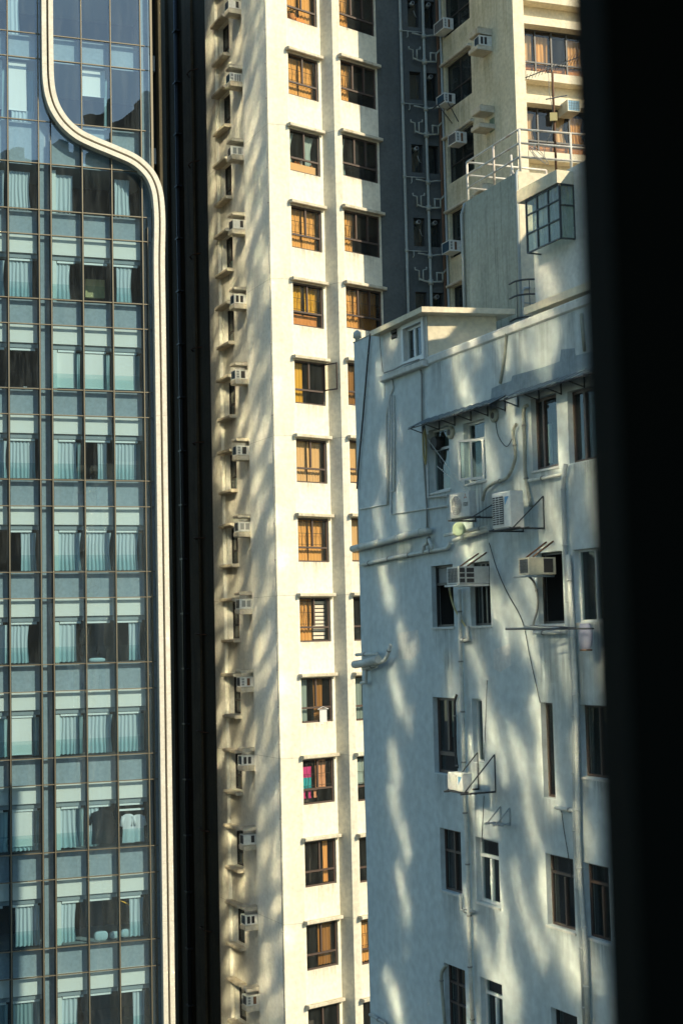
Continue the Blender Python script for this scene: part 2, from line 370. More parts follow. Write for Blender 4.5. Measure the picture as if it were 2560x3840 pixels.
def ribbon(mb, pts, off, w, d0, d1):
    n = len(pts); R_ = []
    for i in range(n):
        a, b = pts[max(i - 1, 0)], pts[min(i + 1, n - 1)]; tx, tz = b[0] - a[0], b[1] - a[1]; l = math.hypot(tx, tz) or 1
        nx, nz = -tz / l, tx / l          # to the right of a path that runs down
        R_.append([(pts[i][0] + nx * o, pts[i][1] + nz * o) for o in (off - w / 2, off + w / 2)])
    for i in range(n - 1):
        (a0, a1), (b0, b1) = R_[i], R_[i + 1]; P = A.p
        for q in ([(a0, d1), (b0, d1), (b1, d1), (a1, d1)], [(a0, d0), (b0, d0), (b0, d1), (a0, d1)], [(a1, d1), (b1, d1), (b1, d0), (a1, d0)]):
            mb.face(*[P(u, d, z) for (u, z), d in q])
mb = MB().m('trim_white'); ribbon(mb, pl_, .122, .165, -.05, .32); mb.m('groove')
tr = mb.build('trim', gt); mb = MB().m('trim_white'); ribbon(mb, pl_, -.122, .165, -.05, .32); mb.build('trim', gt)
mb = MB().m('ledge')
for k in range(14):
    z = CZ + 12.2 - k * 2.0
    for o_ in (-.122, .122): mb.pbox(A, ub + o_ - .0835, ub + o_ + .0835, .30, .3215, z - .008, z + .008)
for z in (CZ + 24.4, CZ + 22.2, CZ + 20.9):
    for o_ in (-.122, .122): u = trim_path_u(z); mb.pbox(A, u - o_ - .0835, u - o_ + .0835, .30, .3215, z - .008, z + .008)
mb.build('trim_joint', gt)
mb = MB().m('groove'); ribbon(mb, pl_, 0, .085, -.05, .03); mb.build('trim_groove', gt)
upper = -.4 * KA                                            # right edge of the glass above the S curve
# shell: slabs, back wall, side wall
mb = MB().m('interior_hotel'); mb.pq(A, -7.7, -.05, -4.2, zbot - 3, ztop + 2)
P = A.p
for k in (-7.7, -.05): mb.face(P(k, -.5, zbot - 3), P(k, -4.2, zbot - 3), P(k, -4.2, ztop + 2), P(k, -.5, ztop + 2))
mb.m('slab_grey')
for i in range(0, len(rowz) - 1):
    if not isw(i):
        zc = (rowz[i] + rowz[i + 1]) / 2
        mb.pbox(A, -7.7, -.1, -4.15, -.4, zc - .3, zc + .3)
mb.m('dark_clad'); mb.pbox(A, -7.75, 0.0, -16, -4.25, 0, ztop + 3); mb.pbox(A, -.04, .06, -4.25, -.06, 0, ztop + 3); mb.pbox(A, -7.75, -.05, -4.2, -.06, 0, zbot)

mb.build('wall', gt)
# partition walls between groups of rooms (the narrow column) and edge strip
mb = MB().m('mullion')
for i, z in enumerate(rowz):
    right = UE if z < CZ + 16.6 * KA else upper
    for a, b in zip(cols[:-1], cols[1:]):
        if a >= right - .01: continue
        mb.pbox(A, a + .026, min(b, right) - .026, -.09, .03, z - .015, z + .015)
    if z < CZ + 16.6 * KA: mb.pbox(A, UE + .03, UE + .1, -.05, .03, z - .015, z + .015)
for u in cols:
    top = ztop
    if u == UE: top = CZ + 16.9 * KA
    if u == cols[3]: top = CZ + 20.2 * KA
    mb.pbox(A, u - .017, u + .017, -.1, .05, zbot, top)
mb.m('frame_dark')
for u in cols: mb.pbox(A, u - .055, u + .055, -.16, -.102, zbot, ztop if u != UE else CZ + 16.9 * KA)
mb.m('mullion'); mb.pbox(A, upper - .02, upper + .06, -.12, .06, CZ + 16.5 * KA, ztop)
mb.build('mullion_grid', gt)
mb = MB().m('spandrel'); mb.pbox(A, UE + .03, -.26, -.3, -.12, zbot, CZ + 15.8); mb.build('edge_panel', gt)
rnd = random.Random(3)
def pane(a, b, c, e, par, m='hotel_glass', d=0):
    t1, t2 = rnd.gauss(0, .003), rnd.gauss(0, .003)
    g = MB().m(m); g.face(A.p(a, d + t1 - t2, c), A.p(b, d - t1 - t2, c), A.p(b, d - t1 + t2, e), A.p(a, d + t1 + t2, e)); g.build('pane', par)
# what each room shows: row index -> {column: spec};  spec: list of ('c', from, to) curtain, ('b', from, to) blind, as fractions of the cell width
CT = {
 2: {1: [('c', 0, .45)]},
 4: {0: [('B', 0, .9)], 1: [('B', 0, .68), ('c', .15, .95, .2)], 4: [('B', .02, .9, .55)]},
 6: {0: [('c', .3, .95)], 1: [('c', .02, .78)], 3: [('c', .18, .76)], 5: [('c', .14, .68)]},
 8: {0: [('c', .4, .95)], 1: [('c', .02, .85)], 3: [('c', .16, .66)], 5: [('c', .17, .72)], 4: [('t', .3, .9)]},
 10: {0: [('d',)], 1: [('d',)], 3: [('B', .18, .78)], 4: [('B', .02, .76)], 5: [('B', .02, .8)]},
 12: {0: [('c', .4, 1)], 1: [('c', .02, .9)], 3: [('c', .2, .84)], 4: [('c', .5, .83)], 5: [('c', .05, .8)]},
 14: {0: [('d',)], 1: [('c', .4, .92)], 3: [('c', .18, .95)], 4: [('c', .02, .95)], 5: [('c', .03, .85)]},
 16: {0: [('c', .2, .98)], 1: [('c', .02, .66)], 3: [('c', .17, .76)], 5: [('c', .46, .88)]},
 18: {0: [('B', .1, .6)], 1: [('B', .02, .73)], 3: [('c', .17, .78)], 4: [('c', .06, .93)], 5: [('c', .03, .85)]},
 20: {0: [('B', .1, .6), ('c', .1, .98, .22)], 1: [('B', .02, .78, .1), ('c', .05, .95, .12)], 3: [('c', .15, .7)], 4: [('c', .02, .42)], 5: []},
 22: {0: [], 1: [('c', .15, .95)], 3: [('c', .18, .68)], 5: [('c', .38, .86)]},
 24: {0: [('k', .2, .95)], 1: [('k', .03, .95)], 3: [('c', .17, .7)], 5: [('c', .46, .86)]},  # dimmer cloth at bottom left puts the shadow there into the colour
}
for i in range(len(rowz) - 1):
    z1, z0 = rowz[i], rowz[i + 1]
    for ci in range(len(cols) - 1):
        a, b = cols[ci], cols[ci + 1]
        if ci == 6:
            if z1 > CZ + 17.5 * KA: b = upper
        a += .026; b -= .026; c, e = z0 + .022, z1 - .022
        if ci in (NARROW, 6) or not isw(i):
            mbp = MB().m('spandrel'); mbp.pq(A, a - .02, b + .02, -.24, c - .02, e + .02)
            o = mbp.build('spandrel_panel', gt); pane(a, b, c, e, o); continue
        g = MB().m('frame_dark'); g.pbox(A, a, b, -.1, -.06, c, c + .03); w = g.build('window', gt)
        pane(a, b, c, e, w)
        H = e - c; spec = CT.get(i, {}).get(ci, [])
        if i >= 8:
            q = MB().m('bulkhead'); q.pbox(A, a - .02, b + .02, -.6, -.22, e - .27 * H, e + .02); q.build('bulkhead', w)
            q = MB().m('slab_grey'); q.pbox(A, a - .02, b + .02, -.62, -.30, e - .345 * H, e - .275 * H); q.build('pelmet', w)
            q = MB().m('blind_box'); q.pbox(A, a + (.2 if ci == 3 else .02) * 1.2, a + (b - a) * rnd.uniform(.75, .95), -.44, -.34, e - .385 * H, e - .345 * H); q.build('blind_box', w)
            zt = e - .385 * H
            q = MB().m('balustrade'); q.pq(A, a, b, -.2, c + .02, c + .26 * H); q.build('balustrade', w)
        else: zt = e - .12 * H
        if ci == 3 and i >= 6:
            q = MB().m('pillar_white'); q.pbox(A, a - .03, a + .2, -.6, -.28, c - .02, e - (.36 * H if i >= 8 else .1)); q.build('pillar', w)
        for sp_ in spec:
            k = sp_[0]
            if k == 'c' and i in (10, 12, 14, 18, 20) and sp_[2] < .9 and ci != 4:
                q = MB(); curtain(q, A, a + (b - a) * sp_[2], b - .03, -.5, c + .05, zt - .01, 'curtain_dim', amp=.03, seed=i * 5 + ci); q.build('curtain', w)
            if k == 'c' or k == 'k':
                hi = zt - .01 if len(sp_) < 4 else c + sp_[3] * H
                q = MB(); curtain(q, A, a + (b - a) * sp_[1], a + (b - a) * sp_[2], -.42, c + .05, hi, 'curtain_hotel' if k == 'c' else 'curtain_dim', amp=.04, seed=i * 9 + ci, gather=.06 if rnd.random() < .5 else 0, flare=.18 if (i, ci) == (20, 3) else rnd.uniform(-.02, .03)); q.build('curtain', w)
            elif k == 'B':
                lo = c + (sp_[3] * H if len(sp_) > 3 else (.06 if i != 4 else .2) * H)
                q = MB().m('blind'); q.pbox(A, a + (b - a) * sp_[1], a + (b - a) * sp_[2], -.40, -.385, lo, zt if i >= 8 else e - .02); q.m('blind_box'); q.pbox(A, a + (b - a) * sp_[1], a + (b - a) * sp_[2], -.41, -.37, lo - .03, lo); q.build('blind', w)
                q = MB(); curtain(q, A, a + (b - a) * min(sp_[2] + .02, .86), b - .02, -.48, c + .05, zt, 'curtain_teal', amp=.03, seed=i + ci); q.build('curtain', w)
            elif k == 't':
                q = MB().m('reflection_beige'); q.pbox(A, a + (b - a) * sp_[1], b, -1.6, -1.4, c + .2 * H, c + .5 * H); q.build('pane_reflection', w)  # beige block standing in for a reflection in this pane
            elif k == 'd':
                q = MB().m('sign_paper'); q.pbox(A, a + .5, a + .62, -.2, -.14, c + .03, c + .06); q.build('card', w)
def acell(i, ci): return cols[ci] + .03, cols[ci + 1] - .03, rowz[i + 1], rowz[i]
# things inside the rooms
def shirt(name, label, pl, u, d, ztop_, w, h, m, cat_='shirt', hanger=True):
    mb = MB().m(m); rows = []
    prof = [(0, .20), (.04, .42), (.1, .5), (.3, .47), (.6, .46), (.85, .5), (1, .52)]
    for sgn in (1, -1):
        rows = []
        for t, hw in prof:
            row = []
            for j in range(9):
                x = -1 + 2 * j / 8
                row.append(pl.p(u + hw * w * x, d + sgn * (.035 * (1 - x * x) + .005) + .02 * math.sin(6 * x + 3 * t) * t, ztop_ - t * h - .015 * abs(x) * (t > .9)))
            rows.append(row)
        mb.sheet(rows)
    for s_ in (-1, 1):                               # sleeves
        a = pl.p(u + s_ * .42 * w, d, ztop_ - .08 * h); b_ = pl.p(u + s_ * .62 * w, d, ztop_ - .42 * h)
        mb.tube([a, a.lerp(b_, .5), b_], [.07, .065, .055], 8)
    root = pl.p(u, d, ztop_ - h); o = thing(name, label, cat_, root)
    mb.build('body', o)
    if hanger:
        q = MB().m('steel_dark'); q.bar(pl.p(u - .18 * w, d, ztop_ - .02), pl.p(u, d, ztop_ + .06), .006); q.bar(pl.p(u + .18 * w, d, ztop_ - .02), pl.p(u, d, ztop_ + .06), .006); q.bar(pl.p(u, d, ztop_ + .06), pl.p(u, d, ztop_ + .13), .006); q.build('hanger', o)
    return o
a, b, c, e = acell(20, 5)
shirt('white_shirt', 'white long shirt hanging in the lower room with yellow rail, nearer the tower edge', A, a + .75, -.36, c + 1.08, .42, .95, 'cloth_white')
shirt('white_shirt', 'white shirt hanging beside the yellow rail, left one of the pair', A, a + .38, -.34, c + 1.12, .42, 1.0, 'cloth_white')
mb = MB().m('blind_box'); mb.pbox(A, a + .02, b - .1, -.40, -.30, c + 1.24, c + 1.3); single(mb, 'clothes_rail', 'white clothes rail above the two hanging white shirts', 'rail', A.p(a, -.35, c + 1.24))
mb = MB().m('lamp_yellow'); mb.pbox(A, a + .02, a + .08, -.5, -.44, c + 1.3, c + 1.95); single(mb, 'yellow_post', 'bright yellow upright strip in the room with hanging white shirts', 'strip', A.p(a, -.5, c + 1.3))
a, b, c, e = acell(20, 4)
shirt('black_coat', 'black coat hanging in the hotel window left of the white shirts', A, a + .55, -.36, c + 1.3, .75, 1.15, 'cloth_black', 'coat')
a, b, c, e = acell(22, 5)
mb = MB().m('lamp_yellow'); mb.pbox(A, a + .04, a + .09, -.5, -.45, c + 1.35, c + 1.75); mb.tube([A.p(a + .065, -.47, c + 1.36), A.p(a + .45, -.6, c + 1.14)], .022); single(mb, 'yellow_lamp', 'angled yellow lamp arm in the dark hotel room above the bottom row', 'lamp', A.p(a, -.5, c + 1.1))
def pillow(label, pl, u, d, z, w, h, t):
    mb = MB().m('cloth_white'); rows = []
    for i in range(9):
        f = -math.pi / 2 + math.pi * i / 8; row = []
        for j in range(17):
            g = 2 * math.pi * j / 16; q = lambda x, p: math.copysign(abs(x) ** p, x)
            row.append(pl.p(u + w / 2 * q(math.cos(f), .5) * q(math.cos(g), .6), d + t / 2 * q(math.cos(f), .5) * q(math.sin(g), .6), z + h / 2 + h / 2 * q(math.sin(f), .9)))
        rows.append(row)
    mb.sheet(rows); return single(mb, 'pillow', label, 'pillow', pl.p(u, d, z))
a, b, c, e = acell(22, 4); pillow('plump white pillow propped upright on the dark room sill, left one', A, a + .45, -.34, c + .03, .5, .34, .16); pillow('white pillow lying behind glass beside the upright pillow', A, a + .98, -.5, c + .03, .4, .26, .2)
a, b, c, e = acell(22, 5); pillow('white pillow half hidden by the right curtain of the lamp room', A, a + .3, -.55, c + .03, .4, .3, .2)
a, b, c, e = acell(16, 4); pillow('flat white pillow on the sill of the wide dark hotel window halfway down', A, a + .4, -.3, c + .03, .6, .16, .2)
# ------------------------------------------------------------------ dark tower in the gap
dk = thing('dark_tower', 'dark unlit tower in the gap between glass tower and cream tower', 'building', at(700, 2393, 66) * 1)
DK = PL(at(790, 2393, 63), -24.5)
ROOTLOC[dk.name] = Vector((DK.P.x, DK.P.y, 0)); dk.location = ROOTLOC[dk.name]
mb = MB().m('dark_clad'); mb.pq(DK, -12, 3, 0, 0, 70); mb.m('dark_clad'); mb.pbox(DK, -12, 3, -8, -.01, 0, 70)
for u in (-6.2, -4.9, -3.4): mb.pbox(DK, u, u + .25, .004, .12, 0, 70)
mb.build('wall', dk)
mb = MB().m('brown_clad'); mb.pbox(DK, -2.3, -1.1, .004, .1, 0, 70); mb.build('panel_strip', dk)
mb = MB().m('steel_dark'); mb.tube([DK.p(-3.0, .15, 0), DK.p(-3.0, .15, 70)], .09)
for k in range(24): mb.pbox(DK, -3.2, -2.8, .02, .26, 12 + k * 2.4, 12.06 + k * 2.4)
mb.build('drain_pipe', dk)
for k in range(10):
    z = CZ - 12 + k * 4.1; mb = MB().m('rust'); mb.tube([DK.p(-1.4, .1, z), DK.p(-1.1, .3, z + .04), DK.p(-.6, .32, z), DK.p(-.2, .1, z - .03)], .03); mb.build('bracket', dk)
for k in range(9):
    z = CZ - 11 + k * 3.3; mb = MB().m('awning_metal'); mb.pbox(DK, -8.6, -7.6, .004, .35, z, z + .5); mb.build('air_unit', dk)
# ------------------------------------------------------------------ residential tower
TOP = CZ + 34
rt = thing('residential_tower', 'tall cream residential tower with sunlit bay windows and rows of concrete ledges', 'building', (K.x, K.y, 0))
slabz = [CZ + 21.69 + (1 - i) * FH for i in range(0, 15)]            # tops of the window ledges, index 1 = first whole floor shown
slabz = [CZ + 21.69 - (i - 1) * FH for i in range(0, 15)]
holes = []
mb = MB()
# shaded side: left strip proud, window strip recessed, panel proud
uL, uT, uP = -6.65, -5.52, -2.5
wall(mb, B, uL, uT, 0, TOP, wm='side_render'); wall(mb, B, uP, 0, 0, TOP, wm='side_render')
hB = []
for z in slabz + [slabz[0] + FH]:
    hB.append((-5.36, -4.2, z - 1.55, z - .13))
wall(mb, B, uT, uP, 0, TOP, [(a, b, c, e) for a, b, c, e in hB], d=-.12, rd=.26, wm='side_render')
mb.m('side_render'); Pb = B.p
mb.face(Pb(uT, 0, 0), Pb(uT, -.12, 0), Pb(uT, -.12, TOP), Pb(uT, 0, TOP)); mb.face(Pb(uP, -.12, 0), Pb(uP, 0, 0), Pb(uP, 0, TOP), Pb(uP, -.12, TOP))
# corner strip, bays, column
ew = E.uz(1092, 1041)[0]
wall(mb, E, 0, ew, 0, TOP, wm='cream_render')
wa, wb = .06, 1.5
h1 = [(wa, wb, z - 1.74, z - .15) for z in slabz]
wall(mb, C, 0, cw, 0, TOP, h1, rd=.14)
wall(mb, FS, 0, fw_, 0, TOP); wall(mb, G, 0, gw, 0, TOP)
h2 = [(.05, 1.84, z - 1.74, z - .15) for z in slabz]
wall(mb, C2, 0, c2w, 0, TOP, h2, rd=.14)
# light well: dark return wall, back wall with windows, wing
hW = []
for k in range(-1, 6):
    z = CZ + 21.6 - k * FH; hW += [(1.3, 1.76, z - 1.1, z), (1.95, 2.42, z - 1.1, z)]
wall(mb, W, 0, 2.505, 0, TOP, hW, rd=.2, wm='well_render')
hL = []
for k in range(-1, 6):
    z = CZ + 21.68 - k * FH; hL.append((.52, 2.58, z - 1.75, z))
wall(mb, LW, 0, lw, 0, TOP, hL, rd=.18, wm='wing_render')
wall(mb, WF, 0, .42, 0, TOP, wm='roof_render')
Pw = WF.p; mb.m('roof_render'); mb.face(Pw(.42, 0, 0), Pw(.42, -.45, 0), Pw(.42, -.45, TOP), Pw(.42, 0, TOP))
hF = [(.5, 3.9, CZ + 21.44 - (k) * FH - 1.72, CZ + 21.44 - k * FH) for k in range(-1, 6)]
wall(mb, WF, .42, 4.2, 0, TOP, hF, d=-.45, rd=.12, wm='roof_render')
mb.m('roof_render'); mb.pbox(WF, 4.2, 4.7, -6, 0, 0, TOP)
# closing walls at the back
mb.m('side_render'); bl, br = B.p(uL, 0, 0), WF.p(4.7, -6, 0); back = Vector((.2, 12, 0))
for p, q in ((bl, bl + Vector((2, 9, 0))), (bl + Vector((2, 9, 0)), br + Vector((-1, 9, 0))), (br + Vector((-1, 9, 0)), br)):
    mb.face((p.x, p.y, 0), (q.x, q.y, 0), (q.x, q.y, TOP), (p.x, p.y, TOP))
mb.face((bl.x, bl.y, TOP), (K.x, K.y, TOP), tuple(C2.p(c2w, 0, TOP)), tuple(WF.p(0, 0, TOP)), (br.x, br.y, TOP), tuple(br + Vector((-1, 9, TOP))), tuple(bl + Vector((2, 9, TOP))))
mb.m('stained_concrete')
for k in range(2, 15, 2):                            # construction joints every two floors
    z = CZ + 18.75 + (2 - k) * FH + 2 * FH
    for pl, a, b in ((B, uL, uT), (B, uP, 0), (E, 0, ew), (FS, 0, fw_), (G, 0, gw)):
        mb.pq(pl, a, b, .004, z - .006, z + .006)
mb.build('wall', rt)
mb = MB().m('cable_grey'); mb.tube([B.p(-.05, .03, 0), B.p(-.05, .03, TOP)], .018, 6)
for k in range(40): mb.pbox(B, -.08, -.02, .004, .05, CZ - 18 + k * 1.3, CZ - 17.95 + k * 1.3)
mb.build('conduit', rt)
mb = MB()
for a, b, c, e in hB: room(mb, B, a, b, c, e, -.385, -1.4)
for a, b, c, e in h1: room(mb, C, a, b - .1, c, e, -.145, -1.1)
for a, b, c, e in h2: room(mb, C2, a, b, c, e, -.145, -1.1)
for a, b, c, e in hW: room(mb, W, a + .2, b - .2, c, e, -.205, -.7)
for a, b, c, e in hL: room(mb, LW, a, b, c, e, -.19, -1.2)
for a, b, c, e in hF: room(mb, WF, a, b, c, e, -.58, -1.6)
mb.build('interior', rt)
for z in slabz:
    for pl, a, b in ((C, -.05, 1.62), (C2, -.06, 1.95)):
        m_ = MB().m('ledge'); m_.bev(pl, a, b, .003, .2, z - .12, z, .02); m_.build('ledge', rt)
for z in slabz + [slabz[0] + FH]:
    o = .0
    m_ = MB().m('ledge'); m_.bev(B, -5.5, -4.1, -.118, .2, z - .13 + o, z + o); m_.build('ledge', rt)
    m_ = MB().m('ledge'); m_.bev(B, -5.5, -4.1, -.118, .17, z - 1.7 + o, z - 1.57 + o); m_.build('sill', rt)
    m_ = MB().m('ledge'); m_.bev(B, -3.05, -2.52, -.118, .5, z + .05, z + .17); m_.build('ledge', rt)
    m_ = MB().m('ledge'); m_.bev(B, -3.05, -2.52, -.118, .49, z - .66, z - .47); m_.build('ledge', rt)
# windows of the shaded side
for k, (a, b, c, e) in enumerate(hB):
    w = winpart(B, rt, a, b, c, e, -.3, 'frame_dark', 'glass_dark', vm=((.5, .38, 1),), hm=(.36,), fw=.06)
    m_ = MB(); curtain(m_, B, a + .08, a + .6, -.5, c + .05, e - .08, 'curtain_brown' if k % 3 else 'curtain_dim', seed=k); m_.build('curtain', w)
# bay windows: what hangs in each
BAY = ['o', 'og', 't', 'og', 'yw', 'open', 'p', 'og', 'oh', 'dk', 'clothes', 'edge', 'br', 'dk2', 'p']
def grille(par, pl, a, b, c, e, d, style=0):
    g = MB().m('grille_black'); n = 6
    for j in range(n + 1):
        u = a + (b - a) * j / n; bulge = .045 * math.sin(j * 2.4) * (1 if style else 0)
        g.tube([pl.p(u, d, c), pl.p(u + bulge, d, c + (e - c) * .35), pl.p(u - bulge, d, c + (e - c) * .7), pl.p(u, d, e)], .008, 5)
    for z in (c + .06, (c + e) / 2, e - .06): g.bar(pl.p(a, d, z), pl.p(b, d, z), .008)
    g.build('grille', par)
def bay(pl, a, b, c, e, kind, k, narrow):
    tr_ = .33; zt = c + (e - c) * tr_
    vms = ((.5, tr_, 1),) if not narrow else ((.36, tr_, 1), (.68, tr_, 1))
    w = winpart(pl, rt, a, b, c, e, -.07, 'frame_brown', 'glass_clear', vm=vms, hm=(tr_,), fw=.055)
    def cu(x0, x1, m, z0=c + .05, z1=e - .05, **kw):
        q = MB(); curtain(q, pl, a + (b - a) * x0, a + (b - a) * x1, -.32, z0, z1, m, seed=k * 7 + int(x0 * 10), **kw); q.build('curtain', w)
    i = b - a
    if kind == 'o': cu(.02, .5, 'curtain_orange'); cu(.55, .98, 'curtain_orange')
    elif kind == 'og':
        cu(.02, .48, 'curtain_orange', amp=.02); cu(.5, .98, 'curtain_orange', amp=.02); grille(w, pl, a + .08, b - .08, zt + .06, e - .08, -.16, 1)
        if k % 2 == 0: grille(w, pl, a + .08, b - .08, c + .08, zt - .06, -.16, 0)
    elif kind == 't': cu(.02, .3, 'curtain_teal', gather=.4); cu(.66, .97, 'curtain_teal', gather=.4)
    elif kind == 'yw':
        cu(.02, .46, 'curtain_yellow', zt + .05); cu(.54, .97, 'curtain_yellow', zt + .05); grille(w, pl, a + .08, b - .08, zt + .06, e - .08, -.16, 1)
        q = MB().m('wood'); q.pbox(pl, a + .06, b - .06, -.34, -.3, c + .06, zt - .04); q.build('board', w)
    elif kind == 'open':
        cu(.12, .42, 'curtain_yellow'); q = MB().m('frame_brown')
    elif kind == 'p': cu(.02, .49, 'curtain_pale', amp=.02); cu(.51, .98, 'curtain_pale', amp=.02)
    elif kind == 'oh':
        cu(.02, .55, 'curtain_orange'); grille(w, pl, a + .08, a + i * .5, zt + .06, e - .08, -.16, 1)
        q = MB().m('blind'); [q.pbox(pl, a + i * .58, b - .05, -.3, -.28, c + .1 + j * .14, c + .2 + j * .14) for j in range(10)]; q.build('blind', w)  # pale bars on the right half stand for a striped reflection
    elif kind == 'dk': cu(.55, .85, 'curtain_brown'); cu(.03, .35, 'curtain_dim')
    elif kind == 'clothes': grille(w, pl, a + .08, b - .08, zt + .06, e - .08, -.12, 1); cu(.56, .9, 'cloth_peach', zt)
    elif kind == 'edge': cu(.01, .1, 'curtain_orange'); cu(.74, .9, 'curtain_orange')
    elif kind == 'br': cu(.02, .16, 'curtain_yellow', flare=-.3); cu(.52, .98, 'curtain_brown')
    elif kind == 'dk2': pass
    elif kind == 'dim': cu(.03, .34, 'curtain_brown'); cu(.4, .95, 'curtain_brown')
    elif kind == 'g':
        cu(.02, .5, 'curtain_orange'); cu(.52, .98, 'curtain_brown'); grille(w, pl, a + .06, b - .06, zt + .06, e - .08, -.16, 1)
    elif kind == 'third': cu(.02, .36, 'curtain_orange'); grille(w, pl, a + .06, a + i * .36, zt + .06, e - .08, -.16, 1)  # curtain kept to the sunlit part, bare dark glass for the shadowed rest
    elif kind == 'teal1': cu(.02, .22, 'curtain_teal', gather=.3)
    return w
for k, (a, b, c, e) in enumerate(h1): bay(C, a, b, c, e, BAY[k], k, False)
BAY2 = ['third', 'third', 'teal1', 'third', 'g', 'dim', 'p', 'p', 'dk2', 'dk', 'clothes', 'dk2', 'g', 'dk2', 'p']
for k, (a, b, c, e) in enumerate(h2): bay(C2, a, b, c, e, BAY2[k], k + 40, True)
# the sash that stands open in bay window 5 (outwards, hinged on its right)
a, b, c, e = h1[5]; zt = c + (e - c) * .33
OP = PL(C.p(b - .03, -.05, 0), 49.5); OP.U = Vector(C.N + C.U * .25).normalized(); OP.N = Vector((OP.U.y, -OP.U.x, 0)); 
mb = MB(); frame(mb, OP, 0, .62, zt + .03, e - .03, .02, fw=.045, fd=.035); sh = mb.build('open_sash', rt); g = MB().m('glass_clear'); g.pq(OP, .03, .59, .0, zt + .06, e - .06); g.build('pane', sh)
# wing windows, well windows, balcony windows
for k, (a, b, c, e) in enumerate(hL):
    w = winpart(LW, rt, a, b, c, e, -.12, 'frame_dark', 'glass_dark', vm=(.5,), hm=(.4,), fw=.05)
    m_ = MB().m('ledge'); m_.bev(LW, a - .2, b + .06, .003, .16, e + .02, e + .12); m_.build('ledge', rt)
for k, (a, b, c, e) in enumerate(hW):
    w = winpart(W, rt, a, b, c, e, -.15, 'frame_dark', 'glass_dark', fw=.035, fd=.04)
    if k % 3 != 2:
        m_ = MB().m('pvc_grey'); u = (a + b) / 2 - .05; z = e - .18
        m_.tube([W.p(u, -.17, z), W.p(u, .12, z)], .075, 12); m_.m('vent_dark'); m_.tube([W.p(u, .11, z), W.p(u, .125, z)], .06, 12)
        if k % 2 == 0: m_.m('pvc_grey'); m_.tube([W.p(u + .08, -.05, z - .25), W.p(u + .04, .08, z - .33), W.p(u + .1, .08, z - .5), W.p(u + .18, .0, z - .52)], .012, 6)
        m_.build('vent', w)
for k, (a, b, c, e) in enumerate(hF):
    z1 = e; zt = c + (e - c) * .3
    w = winpart(WF, rt, a, b, c, e, -.5, 'frame_dark', 'glass_clear', vm=(.17, .36, .54, .75), hm=(.3,), fw=.05)
    for j, (x0, x1) in enumerate(((.02, .16), (.19, .35), (.38, .53), (.58, .74), (.78, .97))):
        if (k + j) % 4 == 3: continue
        m_ = MB(); curtain(m_, WF, a + (b - a) * x0, a + (b - a) * x1, -.72, zt + .03, e - .15, ('curtain_pale', 'curtain_orange')[j % 2], seed=k * 5 + j, gather=.2 if k == 2 else 0); m_.build('curtain', w)
    m_ = MB().m('wood'); m_.pbox(WF, a + .06, b - .06, -.68, -.64, c + .06, zt - .05); m_.build('board', w)
    if k < 3: grille(w, WF, a + .1, a + 1.7, c + .08, zt - .06, -.6, 0)
    m_ = MB().m('roof_render'); m_.pbox(WF, .425, 4.19, -.447, -.12, e + .02, e + .28); m_.build('beam', rt)
    m_ = MB().m('roof_render'); m_.pbox(WF, .425, 4.19, -.447, .02, c - .34, c - .03); m_.build('balcony_edge', rt)
for k in range(-1, 5):                                # air conditioner shelves of the wing
    z = CZ + 21.75 - k * FH
    m_ = MB().m('ledge'); m_.bev(LW, 3.5, 4.18, .003, .58, z - .24, z); m_.build('ledge', rt)
    m_ = MB().m('ledge'); m_.bev(LW, 3.5, 4.18, .003, .62, z - .83, z - .66); m_.build('ledge', rt)
m_ = MB().m('glass_dark'); m_.pbox(LW, 3.8, 4.16, -.1, .005, CZ + 18.0, CZ + 18.5); m_.build('hatch', rt)
rs = random.Random(9)
it = []
for z in slabz + [slabz[0] + FH]:
    it += [(B, -3.15 + rs.uniform(-.1, .2), -2.52, -.115, z - .68 - rs.uniform(.9, 1.9), z - .66), (B, -5.5, -4.12, -.114, z - 1.7 - rs.uniform(.4, 1.0), z - 1.7), (B, -3.1, -2.4, -.113, z - .3 - 0, z + .05)]
stains('stain_pattern', rt, 'stain_brown', it)
it = []
for z in slabz:
    for pl, a, b in ((C, -.02, 1.6), (C2, -.02, 1.8)): it.append((pl, a, b, .005, z - 1.745 - rs.uniform(.3, .8), z - 1.745))
stains('stain_pattern', rt, 'stain_grey', it)
it = []
for k in range(-1, 5):
    z = CZ + 21.75 - k * FH; it += [(LW, 3.4, 4.25, .006, z - 2.6, z - .83), (LW, .45, 2.7, .006, z - 3.0, z - 1.85), (LW, 2.7, 3.4, .006, z - 2.8, z)]
stains('stain_pattern', rt, 'stain_green', it)
